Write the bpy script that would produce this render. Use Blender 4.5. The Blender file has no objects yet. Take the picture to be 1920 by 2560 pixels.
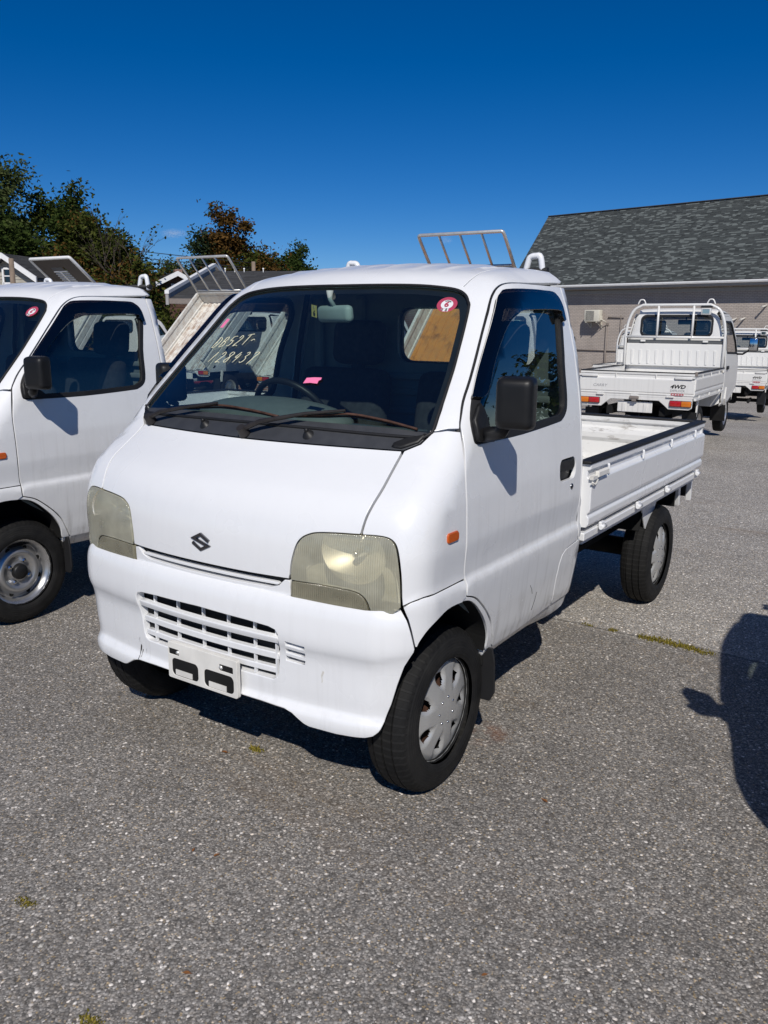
import bpy, bmesh, math, random
import numpy as np
from mathutils import Vector, Matrix, geometry
rnd = random.Random(7)
scn = bpy.context.scene
COL = scn.collection
R = math.radians

# ------------------------------------------------------------------ camera
def make_camera():
    x, y, z, yaw, pitch, roll, f = 1.84586, -2.03230, 1.44855, -0.58649, -0.21936, 0.01039, 2070.0
    fw = np.array([math.sin(yaw)*math.cos(pitch), math.cos(yaw)*math.cos(pitch), math.sin(pitch)])
    r0 = np.array([math.cos(yaw), -math.sin(yaw), 0.0]); u0 = np.cross(r0, fw)
    r = r0*math.cos(roll) + u0*math.sin(roll); u = -r0*math.sin(roll) + u0*math.cos(roll)
    cam = bpy.data.cameras.new('camera'); ob = bpy.data.objects.new('camera', cam); COL.objects.link(ob)
    ob.matrix_world = Matrix(((r[0], u[0], -fw[0], x), (r[1], u[1], -fw[1], y), (r[2], u[2], -fw[2], z), (0, 0, 0, 1)))
    cam.sensor_fit = 'VERTICAL'; cam.sensor_height = 36.0; cam.lens = 36.0*f/2560.0
    cam.clip_start = 0.05; cam.clip_end = 6000
    scn.camera = ob
make_camera()

# ------------------------------------------------------------------ light
SUN = np.array([0.42, -0.635, 0.665]); SUN /= np.linalg.norm(SUN)
SUN_EL = math.asin(SUN[2])
world = bpy.data.worlds.new('World'); scn.world = world; world.use_nodes = True
wn = world.node_tree.nodes; wl = world.node_tree.links; wn.clear()
sky = wn.new('ShaderNodeTexSky'); sky.sky_type = 'NISHITA'; sky.sun_disc = False
sky.sun_elevation = SUN_EL; sky.sun_rotation = math.atan2(SUN[0], SUN[1])
sky.altitude = 3000; sky.air_density = 1.0; sky.dust_density = 0.0; sky.ozone_density = 6.0
bg = wn.new('ShaderNodeBackground'); bg.inputs['Strength'].default_value = 0.071
wo = wn.new('ShaderNodeOutputWorld')
hs = wn.new('ShaderNodeHueSaturation'); hs.inputs['Saturation'].default_value = 1.31; hs.inputs['Hue'].default_value = 0.507
wl.new(sky.outputs[0], hs.inputs['Color']); wl.new(hs.outputs[0], bg.inputs['Color']); wl.new(bg.outputs[0], wo.inputs['Surface'])
sl = bpy.data.lights.new('sun', 'SUN'); sl.energy = 3.85; sl.angle = R(0.53); sl.color = (1.0, 0.955, 0.89)
so = bpy.data.objects.new('sun', sl); COL.objects.link(so); so.location = (20, -25, 30)
so.rotation_euler = Vector(SUN).to_track_quat('Z', 'Y').to_euler()
scn.view_settings.view_transform = 'Standard'; scn.view_settings.look = 'None'
scn.view_settings.exposure = 0.0; scn.view_settings.gamma = 1.0
scn.view_settings.use_curve_mapping = False
scn.render.engine = 'CYCLES'
scn.cycles.max_bounces = 10; scn.cycles.transparent_max_bounces = 24; scn.cycles.glossy_bounces = 5
scn.cycles.caustics_reflective = False; scn.cycles.caustics_refractive = False

# ------------------------------------------------------------------ material kit
class NT:
    def __init__(s, name):
        s.m = bpy.data.materials.new(name); s.m.use_nodes = True
        s.t = s.m.node_tree; s.n = s.t.nodes; s.l = s.t.links; s.n.clear()
        s.out = s.n.new('ShaderNodeOutputMaterial')
    def node(s, typ, ins=None, **kw):
        nd = s.n.new(typ)
        for k, v in kw.items(): setattr(nd, k, v)
        for k, v in (ins or {}).items():
            sock = nd.inputs[k]
            if isinstance(v, bpy.types.NodeSocket): s.l.new(v, sock)
            else:
                if isinstance(v, tuple) and len(v) == 3 and len(getattr(sock, 'default_value', ())) == 4: v = (*v, 1)
                sock.default_value = v
        return nd
    def coord(s, kind='Object', scale=(1, 1, 1), rot=(0, 0, 0)):
        if kind == 'World': src = s.node('ShaderNodeNewGeometry').outputs['Position']
        else: src = s.node('ShaderNodeTexCoord').outputs[kind]
        return s.node('ShaderNodeMapping', {'Vector': src, 'Scale': scale, 'Rotation': rot}).outputs[0]
    def noise(s, vec, scale, detail=4, rough=.55, out='Fac'):
        return s.node('ShaderNodeTexNoise', {'Vector': vec, 'Scale': scale, 'Detail': detail, 'Roughness': rough}).outputs[out]
    def ramp(s, fac, stops, interp='LINEAR'):
        nd = s.node('ShaderNodeValToRGB', {'Fac': fac}); cr = nd.color_ramp; cr.interpolation = interp
        while len(cr.elements) < len(stops): cr.elements.new(.5)
        for e, (p, c) in zip(cr.elements, stops):
            e.position = p; e.color = (c, c, c, 1) if not isinstance(c, tuple) else (*c, 1)
        return nd.outputs['Color']
    def mix(s, fac, a, b, blend='MIX'):
        nd = s.n.new('ShaderNodeMix'); nd.data_type = 'RGBA'; nd.blend_type = blend
        for k, v in ((0, fac), (6, a), (7, b)):
            if isinstance(v, bpy.types.NodeSocket): s.l.new(v, nd.inputs[k])
            else: nd.inputs[k].default_value = (*v, 1) if isinstance(v, tuple) else v
        return nd.outputs[2]
    def math(s, op, a, b=0.0, clamp=False):
        nd = s.n.new('ShaderNodeMath'); nd.operation = op; nd.use_clamp = clamp
        for k, v in ((0, a), (1, b)):
            if isinstance(v, bpy.types.NodeSocket): s.l.new(v, nd.inputs[k])
            else: nd.inputs[k].default_value = v
        return nd.outputs[0]
    def bump(s, h, strength=.3, dist=.01):
        return s.node('ShaderNodeBump', {'Height': h, 'Strength': strength, 'Distance': dist}).outputs[0]
    def pbr(s, col, rough=.5, metal=0.0, spec=.5, normal=None, **kw):
        ins = {'Base Color': col, 'Roughness': rough, 'Metallic': metal, 'Specular IOR Level': spec}
        if normal is not None: ins['Normal'] = normal
        ins.update(kw)
        nd = s.node('ShaderNodeBsdfPrincipled', ins); return nd.outputs[0]
    def done(s, sh):
        s.l.new(sh, s.out.inputs['Surface']); return s.m

M = {}
def simple(name, col, rough=.5, metal=0.0, spec=.5, var=.12, vs=9.0, **kw):
    t = NT(name); n = t.noise(t.coord(), vs, 5)
    c = t.mix(t.ramp(n, [(.3, 0.0), (.7, 1.0)]), tuple(v*(1-var) for v in col), tuple(min(1, v*(1+var)) for v in col))
    rr = t.math('ADD', t.math('MULTIPLY', t.math('SUBTRACT', n, .5), .25), rough, True)
    M[name] = t.done(t.pbr(c, rr, metal, spec, **kw)); return M[name]

def paint(name, base, grime=.5, chalk=.0):
    """white car paint with faint vertical dust runs and road film low on the body"""
    t = NT(name); v = t.coord('Object')
    cloud = t.noise(v, 2.2, 4)
    runs = t.noise(t.coord('Object', (34, 34, 1.6)), 1.0, 5, .6)
    runs = t.ramp(runs, [(.50, 0.0), (.72, 1.0)])
    z = t.node('ShaderNodeSeparateXYZ', {'Vector': v}).outputs['Z']
    low = t.ramp(z, [(.30, 1.0), (.62, .25), (.85, .22), (1.0, .06)])
    fac = t.math('MULTIPLY', t.math('MULTIPLY', runs, low), grime, True)
    film = t.math('MULTIPLY', t.math('MULTIPLY', low, t.ramp(cloud, [(.35, 0.0), (.7, 1.0)])), grime*.55, True)
    c = t.mix(fac, base, (.36, .35, .33)); c = t.mix(film, c, (.48, .46, .43))
    speck = t.ramp(t.noise(v, 260, 2), [(.74, 0.0), (.80, 1.0)])
    c = t.mix(t.math('MULTIPLY', speck, .25*grime), c, (.25, .23, .20))
    rough = t.math('ADD', t.math('MULTIPLY', cloud, .16), .20 + chalk)
    wob = t.bump(t.noise(v, 6.0, 2), .07, .03)
    M[name] = t.done(t.pbr(c, rough, 0, .5, normal=wob, **{'Coat Weight': .35, 'Coat Roughness': .12}))
paint('paint', (.80, .805, .81), .20)
paint('door_paint', (.79, .795, .80), .80)
paint('old_paint', (.74, .73, .70), .8, .12)

def bed_paint():
    t = NT('bed_paint'); v = t.coord('Object')
    sc = t.ramp(t.noise(t.coord('Object', (3, 14, 14)), 3.0, 8, .7), [(.56, 0.0), (.64, 1.0)])
    st = t.ramp(t.noise(v, 5, 6, .65), [(.5, 0.0), (.75, 1.0)])
    c = t.mix(t.math('MULTIPLY', st, .55), (.72, .715, .69), (.50, .48, .43))
    c = t.mix(t.math('MULTIPLY', sc, .55), c, (.20, .17, .14))
    M['bed_paint'] = t.done(t.pbr(c, .42, 0, .5))
bed_paint()

def rusty(name, base, amount, deep=(.13, .045, .015), streak=(2, 12, 12)):
    t = NT(name); v = t.coord('Object')
    a = t.noise(t.coord('Object', streak), 1.3, 8, .68)
    b = t.noise(v, 9, 6, .6)
    f = t.math('ADD', a, t.math('MULTIPLY', t.math('SUBTRACT', b, .5), .35))
    fac = t.ramp(f, [(max(0, .62-amount), 0.0), (.70-amount*.8, .45), (.80-amount*.5, 1.0)])
    c = t.mix(fac, base, deep); tan = t.ramp(b, [(.4, 0.0), (.7, .45)])
    c = t.mix(t.math('MULTIPLY', tan, .8), c, (.30, .15, .06))
    M[name] = t.done(t.pbr(c, .65, 0, .3, normal=t.bump(f, .25, .004)))
rusty('rust_white', (.70, .68, .62), .16, (.16, .06, .02), (9, 1.2, 9))
rusty('rust_light', (.66, .66, .62), .02)
rusty('rust_brown', (.52, .215, .045), .10, (.17, .06, .02), (2, 2, 3))
rusty('rust_wiper', (.022, .021, .021), -.04, (.07, .035, .025), (3, 3, 3))
simple('rust_blade', (.065, .032, .022), .7, 0, .3, .5, 30)
simple('wiper_black', (.022, .019, .018), .5, 0, .4, .3, 20)

simple('black_plastic', (.012, .012, .0125), .45, 0, .3, .25)
simple('cowl_plastic', (.040, .042, .047), .50, 0, .5, .12, 20)
simple('rubber', (.012, .012, .013), .6, 0, .4, .2)
simple('dark_under', (.012, .012, .012), .85, 0, .2, .3)
simple('grille_dark', (.02, .021, .022), .8, 0, .2, .2)
simple('shade_grey', (.10, .105, .11), .7, 0, .3, .1)
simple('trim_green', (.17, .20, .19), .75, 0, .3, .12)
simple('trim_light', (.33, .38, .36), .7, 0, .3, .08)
simple('headliner', (.26, .27, .26), .85, 0, .2, .08)
simple('seat_cloth', (.030, .032, .035), .9, 0, .2, .3, 40)
simple('dash_plastic', (.11, .125, .12), .62, 0, .35, .08, 30)
simple('mirror_trim', (.33, .39, .36), .55, 0, .4, .05)
simple('chrome', (.62, .63, .64), .12, 1, .5, .05)
simple('dark_chrome', (.20, .20, .21), .18, 1, .5, .1)
simple('cover_silver', (.50, .50, .49), .32, .40, .5, .08, 14)
simple('steel_wheel', (.48, .48, .48), .30, .8, .5, .1, 14)
simple('rust_hub', (.09, .045, .03), .8, 0, .3, .4, 30)
simple('orange_lens', (.55, .10, .012), .18, 0, .5, .1, **{'Coat Weight': .6})
simple('red_lens', (.42, .012, .014), .14, 0, .5, .15, **{'Coat Weight': .6})
simple('amber_lens', (.62, .17, .01), .14, 0, .5, .12, **{'Coat Weight': .6})
simple('clear_lens', (.6, .6, .58), .1, 0, .5, .05)
simple('pink_tape', (.85, .20, .38), .7, 0, .3, .06)
simple('yellow_label', (.62, .52, .16), .6, 0, .3, .05)
simple('sticker_red', (.42, .05, .10), .5, 0, .4, .06)
simple('sticker_white', (.72, .73, .74), .5, 0, .4, .04)
simple('ink_black', (.012, .012, .012), .5, 0, .4, .1)
simple('ink_grey', (.30, .30, .31), .5, 0, .4, .1)
simple('ink_red', (.45, .03, .04), .5, 0, .4, .1)
simple('chalk_paint', (.72, .70, .50), .8, 0, .2, .06)
simple('galv', (.62, .62, .60), .35, .5, .5, .12)
simple('bare_bracket', (.72, .70, .65), .55, 0, .4, .12)
simple('trim_white', (.78, .78, .77), .5, 0, .4, .06)
simple('trim_cream', (.62, .60, .55), .5, 0, .4, .06)
simple('ac_case', (.62, .59, .50), .5, 0, .4, .05)
simple('board_brown', (.085, .072, .063), .7, 0, .3, .12)
simple('pipe_brown', (.21, .18, .16), .6, 0, .4, .1)
simple('wood_pole', (.22, .17, .13), .85, 0, .2, .2, 3)
simple('bark', (.075, .06, .048), .9, 0, .2, .3, 3)
simple('car_white', (.78, .79, .80), .25, 0, .5, .03)
simple('car_red', (.22, .012, .02), .3, 0, .5, .1)
simple('soffit_grey', (.33, .325, .32), .6, 0, .3, .06)

def tyre_mat():
    t = NT('tyre'); v = t.coord('Object')
    n = t.noise(v, 14, 5)
    c = t.mix(t.ramp(n, [(.35, 0.0), (.75, 1.0)]), (.009, .009, .0095), (.021, .0205, .0195))
    xyz = t.node('ShaderNodeSeparateXYZ', {'Vector': v})
    ang = t.math('ARCTAN2', xyz.outputs['Z'], xyz.outputs['Y'])
    rad = t.math('SQRT', t.math('ADD', t.math('POWER', xyz.outputs['Y'], 2.0), t.math('POWER', xyz.outputs['Z'], 2.0)))
    lug = t.ramp(t.math('SINE', t.math('MULTIPLY', ang, 62.0)), [(.52, 0.0), (.62, 1.0)])
    on_ = t.ramp(rad, [(.243, 0.0), (.249, 1.0)])
    rings = t.math('SINE', t.math('MULTIPLY', rad, 620.0))
    hh = t.math('ADD', t.math('MULTIPLY', lug, on_), t.math('MULTIPLY', t.math('SUBTRACT', 1.0, on_), t.math('MULTIPLY', rings, .10)))
    c = t.mix(t.math('MULTIPLY', t.math('MULTIPLY', t.math('SUBTRACT', 1.0, lug), on_), .55), c, (.004, .004, .004))
    M['tyre'] = t.done(t.pbr(c, .75, 0, .25, normal=t.bump(t.math('ADD', hh, t.math('MULTIPLY', t.noise(v, 90, 3), .1)), .7, .004)))
tyre_mat()

def glass(name, tint, dens, refl=1.0, rough=0.0, dirt=.02):
    t = NT(name)
    tr = t.node('ShaderNodeBsdfTransparent', {'Color': tint}).outputs[0]
    gl = t.node('ShaderNodeBsdfGlossy', {'Color': (1, 1, 1), 'Roughness': rough}).outputs[0]
    bf = t.node('ShaderNodeNewGeometry').outputs['Backfacing']
    ior = t.math('ADD', 1.52, t.math('MULTIPLY', bf, 1/1.52-1.52))
    fr = t.node('ShaderNodeFresnel', {'IOR': ior}).outputs[0]
    fac = t.math('ADD', t.math('MULTIPLY', fr, 1.7*refl), .01, True)
    df = t.node('ShaderNodeBsdfDiffuse', {'Color': (.5, .5, .47)}).outputs[0]
    spots = t.ramp(t.noise(t.coord('Object'), 42, 4, .7), [(.68, 0.0), (.76, 1.0)])
    dfac = t.math('MULTIPLY', t.math('ADD', t.math('MULTIPLY', spots, 2.2), .35), dirt, True)
    a = t.node('ShaderNodeMixShader', {0: dfac, 1: tr, 2: df}).outputs[0]
    M[name] = t.done(t.node('ShaderNodeMixShader', {0: fac, 1: a, 2: gl}).outputs[0])
glass('windshield_glass', (.74, .86, .84), 0, 1.0, 0, .012)
glass('door_glass', (.62, .68, .68), 0, 1.0, 0, .008)
glass('rear_glass', (.74, .80, .78), 0, 1.0, 0, .01)
glass('old_glass', (.84, .88, .86), 0, 1.0, 0, .01)
glass('visor_smoke', (.10, .075, .07), 0, 1.1, .03, .004)
glass('far_glass', (.05, .055, .06), 0, 1.2, 0, .01)

def lens_mat(name, body, yellow):
    t = NT(name)
    v = t.coord('Object')
    x = t.node('ShaderNodeSeparateXYZ', {'Vector': v}).outputs['X']
    rib = t.math('SINE', t.math('MULTIPLY', x, 2*math.pi/.0066))
    b = t.bump(rib, .45, .0014)
    tr = t.node('ShaderNodeBsdfTransparent', {'Color': yellow}).outputs[0]
    df = t.node('ShaderNodeBsdfDiffuse', {'Color': body, 'Normal': b}).outputs[0]
    gl = t.node('ShaderNodeBsdfGlossy', {'Color': (1, 1, 1), 'Roughness': .10, 'Normal': b}).outputs[0]
    cl = t.ramp(t.noise(v, 12, 4), [(.3, .34), (.7, .50)])
    a = t.node('ShaderNodeMixShader', {0: cl, 1: tr, 2: df}).outputs[0]
    fr = t.node('ShaderNodeFresnel', {'IOR': 1.5}).outputs[0]
    M[name] = t.done(t.node('ShaderNodeMixShader', {0: fr, 1: a, 2: gl}).outputs[0])
lens_mat('lamp_lens', (.76, .73, .56), (.96, .94, .84))
lens_mat('park_lens', (.50, .465, .33), (.85, .79, .60))
simple('reflector', (.97, .93, .80), .52, 1, .5, .03)
simple('lamp_housing', (.56, .55, .46), .35, .3, .5, .05)

def asphalt():
    t = NT('asphalt'); p = t.coord('World')
    big = t.noise(p, .55, 5, .6); mid = t.noise(p, 3.0, 5, .6)
    v1 = t.node('ShaderNodeTexVoronoi', {'Vector': p, 'Scale': 135.0, 'Randomness': 1.0})
    v2 = t.node('ShaderNodeTexVoronoi', {'Vector': p, 'Scale': 240.0, 'Randomness': 1.0})
    r1 = t.node('ShaderNodeSeparateColor', {'Color': v1.outputs['Color']})
    r2 = t.node('ShaderNodeSeparateColor', {'Color': v2.outputs['Color']})
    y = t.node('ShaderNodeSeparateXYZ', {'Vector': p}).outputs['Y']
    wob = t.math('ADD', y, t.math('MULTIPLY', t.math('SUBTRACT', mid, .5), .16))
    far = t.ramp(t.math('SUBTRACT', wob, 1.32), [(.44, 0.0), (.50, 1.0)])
    s1 = t.ramp(r1.outputs[0], [(0, .045), (.30, .080), (.62, .112), (.84, .148), (.95, .21), (.988, .36)])
    s2 = t.ramp(r2.outputs[1], [(0, .050), (.5, .092), (.85, .135), (1, .25)])
    pick = t.ramp(r1.outputs[2], [(.46, 0.0), (.50, 1.0)])
    c = t.mix(pick, s1, s2)
    c = t.mix(.85, c, t.mix(t.ramp(r1.outputs[1], [(.5, 0.0), (1, 1.0)]), (1.0, .98, .945), (1.0, .93, .84)), 'MULTIPLY')
    ochre = t.ramp(r2.outputs[2], [(.965, 0.0), (.975, 1.0)])
    c = t.mix(t.math('MULTIPLY', ochre, .35), c, (.34, .25, .12))
    edge = t.ramp(v1.outputs['Distance'], [(.25, 1.0), (.80, .60)])
    c = t.mix(1.0, c, edge, 'MULTIPLY')
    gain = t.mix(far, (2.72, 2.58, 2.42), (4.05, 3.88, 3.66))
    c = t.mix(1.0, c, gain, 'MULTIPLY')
    tone = t.mix(1.0, t.ramp(big, [(.3, .86), (.7, 1.12)]), t.ramp(mid, [(.3, .90), (.7, 1.08)]), 'MULTIPLY')
    c = t.mix(1.0, c, tone, 'MULTIPLY')
    stain = t.ramp(t.noise(t.coord('World', (.25, 1.6, 1)), 1.1, 6, .65), [(.58, 0.0), (.70, .35)])
    c = t.mix(stain, c, (.19, .13, .075))
    xw = t.node('ShaderNodeSeparateXYZ', {'Vector': p}).outputs['X']
    crack = t.ramp(t.math('ABSOLUTE', t.math('SUBTRACT', t.math('ADD', y, t.math('MULTIPLY', t.math('SUBTRACT', mid, .5), .10)), 1.81)), [(.004, .55), (.016, 0.0)])
    c = t.mix(crack, c, (.03, .028, .025))
    dx = t.math('SUBTRACT', xw, .62); dy = t.math('SUBTRACT', y, .50)
    rd = t.math('SQRT', t.math('ADD', t.math('MULTIPLY', dx, dx), t.math('MULTIPLY', dy, dy)))
    rs = t.math('MULTIPLY', t.ramp(rd, [(.02, 1.0), (.11, 0.0)]), t.ramp(t.noise(p, 14, 4), [(.4, 0.0), (.62, .75)]))
    c = t.mix(rs, c, (.20, .085, .045))
    oil = t.ramp(t.noise(p, 1.05, 3, .5), [(.68, 0.0), (.78, .38)])
    c = t.mix(oil, c, (.035, .034, .033))
    hgt = t.math('ADD', t.math('MULTIPLY', v1.outputs['Distance'], -1.0), t.math('MULTIPLY', r1.outputs[0], .7))
    nm = t.bump(hgt, .45, .005)
    M['asphalt'] = t.done(t.pbr(c, .82, 0, .3, normal=nm))
asphalt()

def shingle_mat(name, a, b, c_):
    t = NT(name); g = t.node('ShaderNodeNewGeometry')
    rp = g.outputs['Random Per Island']
    c = t.ramp(rp, [(0, a), (.30, b), (.72, b), (.80, c_), (1, c_)])
    c = t.mix(.5, c, t.ramp(t.noise(t.coord('World'), 26, 4, .7), [(.3, .72), (.7, 1.25)]), 'MULTIPLY')
    M[name] = t.done(t.pbr(c, .92, 0, .2))
shingle_mat('shingle', (.042, .047, .047), (.068, .076, .075), (.155, .172, .165))
shingle_mat('shingle_plain', (.050, .050, .052), (.062, .062, .064), (.074, .074, .076))

def brick_mat(name, a, b, mortar, sc, kind='Object', msize=.016):
    t = NT(name)
    v = t.coord(kind)
    xyz = t.node('ShaderNodeSeparateXYZ', {'Vector': v})
    u = t.node('ShaderNodeCombineXYZ', {'X': t.math('ADD', xyz.outputs['X'], xyz.outputs['Y']), 'Y': xyz.outputs['Z'], 'Z': 0.0}).outputs[0]
    br = t.node('ShaderNodeTexBrick', {'Vector': u, 'Color1': a, 'Color2': b, 'Mortar': mortar, 'Scale': 1.0,
                                       'Mortar Size': msize, 'Bias': 0.0, 'Brick Width': .22*sc, 'Row Height': .072*sc})
    c = t.mix(.6, br.outputs['Color'], t.ramp(t.noise(v, 1.3, 6, .6), [(.3, .80), (.7, 1.15)]), 'MULTIPLY')
    nm = t.bump(br.outputs['Fac'], .6, -.012)
    M[name] = t.done(t.pbr(c, .85, 0, .3, normal=nm))
brick_mat('taupe_brick', (.47, .41, .36), (.42, .37, .33), (.32, .28, .25), 1.0)
brick_mat('red_brick', (.30, .125, .085), (.24, .095, .065), (.30, .25, .22), 1.0)
simple('siding_tan', (.40, .375, .32), .8, 0, .2, .1, 3)
simple('siding_brown', (.11, .062, .045), .8, 0, .2, .15, 3)

def leaf(name, a, b, tr=.25):
    t = NT(name); g = t.node('ShaderNodeNewGeometry')
    c = t.ramp(g.outputs['Random Per Island'], [(0, a), (1, b)])
    d = t.node('ShaderNodeBsdfDiffuse', {'Color': c}).outputs[0]
    tl = t.node('ShaderNodeBsdfTranslucent', {'Color': c}).outputs[0]
    M[name] = t.done(t.node('ShaderNodeMixShader', {0: tr, 1: d, 2: tl}).outputs[0])
leaf('leaf_dark', (.018, .032, .009), (.060, .085, .022))
leaf('leaf_olive', (.032, .045, .010), (.095, .105, .026))
leaf('leaf_rust', (.055, .036, .012), (.16, .085, .026))
leaf('leaf_pale', (.035, .055, .018), (.10, .12, .045))
leaf('leaf_pine', (.020, .036, .018), (.055, .080, .040))
leaf('weed', (.13, .12, .022), (.34, .27, .06))
leaf('dry_leaf', (.20, .075, .03), (.36, .18, .07), .1)
simple('pebble', (.42, .40, .36), .8, 0, .3, .35, 60)

# ------------------------------------------------------------------ mesh kit
def link(o, parent=None):
    COL.objects.link(o)
    if parent is not None: o.parent = parent
    return o
def tag(o, label=None, cat=None, group=None, kind=None):
    if label: o['label'] = label
    if cat: o['category'] = cat
    if group: o['group'] = group
    if kind: o['kind'] = kind
    return o
def empty(name, loc=(0, 0, 0), rz=0, parent=None):
    o = bpy.data.objects.new(name, None); o.location = loc; o.rotation_euler = (0, 0, rz); o.empty_display_size = .2
    return link(o, parent)
def copy_tree(o, parent=None, skip=()):
    c = o.copy(); COL.objects.link(c); c.parent = parent
    for ch in list(o.children):
        if ch.name.split('.')[0] in skip: continue
        copy_tree(ch, c, skip)
    return c

class B:
    """collects shapes; build() links ONE mesh object"""
    def __init__(s): s.bm = bmesh.new(); s.mi = 0
    def _f(s, vs, smooth=False):
        try:
            f = s.bm.faces.new(vs); f.smooth = smooth; f.material_index = s.mi; return f
        except ValueError: return None
    def box(s, c, d, rot=None, bev=0.0, seg=1):
        t = bmesh.new(); bmesh.ops.create_cube(t, size=1.0)
        for v in t.verts: v.co = Vector((v.co.x*d[0], v.co.y*d[1], v.co.z*d[2]))
        if bev > 0: bmesh.ops.bevel(t, geom=list(t.edges), offset=min(bev, min(d)*.49), segments=seg, affect='EDGES', profile=.5)
        mt = Matrix.Translation(Vector(c)) @ (rot if rot is not None else Matrix.Identity(4))
        s.merge(t, mt, seg > 1); return s
    def merge(s, t, mt=None, smooth=None):
        mp = {}
        for v in t.verts: mp[v] = s.bm.verts.new(mt @ v.co if mt else v.co)
        for f in t.faces:
            g = s._f([mp[v] for v in f.verts], f.smooth if smooth is None else smooth)
        t.free(); return s
    def prism(s, poly, axis, a, b, bev=0.0, seg=1):
        """poly in the two other axes, extruded along axis from a to b"""
        t = bmesh.new()
        def P(u, v, w): return {'x': (w, u, v), 'y': (u, w, v), 'z': (u, v, w)}[axis]
        lo = [t.verts.new(P(u, v, a)) for u, v in poly]; hi = [t.verts.new(P(u, v, b)) for u, v in poly]
        n = len(poly); t.faces.new(lo); t.faces.new(hi)
        for i in range(n): t.faces.new([lo[i], lo[(i+1) % n], hi[(i+1) % n], hi[i]])
        bmesh.ops.recalc_face_normals(t, faces=t.faces)
        if bev > 0:
            es = [e for e in t.edges if len(e.link_faces) == 2 and e.calc_face_angle(0) > .5]
            bmesh.ops.bevel(t, geom=es, offset=bev, segments=seg, affect='EDGES')
        s.merge(t); return s
    def tube(s, pts, r, n=8, caps=True, closed=False):
        pts = [Vector(p) for p in pts]; rs = r if isinstance(r, (list, tuple)) else [r]*len(pts)
        rings = []; up = None; m = len(pts)
        for i, p in enumerate(pts):
            if closed: d = pts[(i+1) % m]-pts[i-1]
            else: d = (pts[min(i+1, m-1)]-pts[max(i-1, 0)])
            d.normalize()
            if up is None:
                up = Vector((0, 0, 1)) if abs(d.z) < .9 else Vector((1, 0, 0))
            a = d.cross(up); a.normalize(); b = a.cross(d); up = b
            rings.append([s.bm.verts.new(p + a*math.cos(2*math.pi*k/n)*rs[i] + b*math.sin(2*math.pi*k/n)*rs[i]) for k in range(n)])
        for i in range(m if closed else m-1):
            A, Bq = rings[i], rings[(i+1) % m]
            for k in range(n): s._f([A[k], A[(k+1) % n], Bq[(k+1) % n], Bq[k]], True)
        if caps and not closed:
            s._f(rings[0][::-1]); s._f(rings[-1])
        return s
    def lathe(s, prof, axis='x', c=(0, 0, 0), n=32, smooth=True, sharp=()):
        """prof: (radius, offset along axis)"""
        rings = []
        for (r, w) in prof:
            ring = []
            for k in range(n):
                a = 2*math.pi*k/n; u, v = r*math.cos(a), r*math.sin(a)
                q = {'x': (w, u, v), 'y': (u, w, v), 'z': (u, v, w)}[axis]
                ring.append(s.bm.verts.new((c[0]+q[0], c[1]+q[1], c[2]+q[2])))
            rings.append(ring)
        for i in range(len(rings)-1):
            for k in range(n): s._f([rings[i][k], rings[i][(k+1) % n], rings[i+1][(k+1) % n], rings[i+1][k]], smooth)
        return s
    def quad(s, *p):
        s._f([s.bm.verts.new(q) for q in p]); return s
    def build(s, name, mat, parent=None, sharp=None, recalc=True):
        if recalc: bmesh.ops.recalc_face_normals(s.bm, faces=s.bm.faces)
        me = bpy.data.meshes.new(name); s.bm.to_mesh(me); s.bm.free()
        for m in (mat if isinstance(mat, (list, tuple)) else [mat]): me.materials.append(M[m] if isinstance(m, str) else m)
        if sharp: me.set_sharp_from_angle(angle=R(sharp))
        return link(bpy.data.objects.new(name, me), parent)

def RX(a): return Matrix.Rotation(a, 4, 'X')
def RY(a): return Matrix.Rotation(a, 4, 'Y')
def RZ(a): return Matrix.Rotation(a, 4, 'Z')
def rrect(u0, v0, u1, v1, r, n=5):
    """rounded rectangle loop, counter-clockwise"""
    out = []
    for cx, cy, a0 in ((u1-r, v0+r, -90), (u1-r, v1-r, 0), (u0+r, v1-r, 90), (u0+r, v0+r, 180)):
        for k in range(n+1):
            a = R(a0 + 90*k/n); out.append((cx+r*math.cos(a), cy+r*math.sin(a)))
    return out
def text_mesh(txt, size, shear=0.0, depth=.0006, bold=0.0):
    cu = bpy.data.curves.new('lettering', 'FONT'); cu.body = txt; cu.size = size; cu.shear = shear; cu.extrude = depth; cu.offset = bold
    cu.align_x = 'CENTER'; cu.align_y = 'CENTER'; cu.resolution_u = 2
    o = bpy.data.objects.new('lettering', cu); COL.objects.link(o)
    bpy.context.view_layer.update()
    me = bpy.data.meshes.new_from_object(o.evaluated_get(bpy.context.evaluated_depsgraph_get()))
    bpy.data.objects.remove(o); return me

# ------------------------------------------------------------------ body surfaces (rounded solids; panels are cut from them)
def catmull(P,n=10):
    P=np.array(P,float); Q=np.vstack([2*P[0]-P[1],P,2*P[-1]-P[-2]]); out=[]
    for i in range(1,len(Q)-2):
        p0,p1,p2,p3=Q[i-1:i+3]
        for t in np.arange(n)/n:
            out.append(.5*((2*p1)+(p2-p0)*t+(2*p0-5*p1+4*p2-p3)*t*t+(3*p1-p0-3*p2+p3)*t**3))
    out.append(P[-1]); return np.array(out)
PROF=catmull([(-.262,.30),(-.268,.45),(-.272,.60),(-.279,.70),(-.279,.78),(-.272,.85),(-.252,.92),(-.212,.98),(-.14,1.035),(-.065,1.092),(.03,1.188),(.15,1.308),(.28,1.441),(.38,1.545),(.44,1.600),(.51,1.642),(.60,1.665),(.75,1.682),(.92,1.690),(1.005,1.688)],5)
PROF=np.vstack([PROF,[(1.035,1.680),(1.052,1.662),(1.06,1.63),(1.066,1.2),(1.07,.8),(1.07,.30)]])
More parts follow.
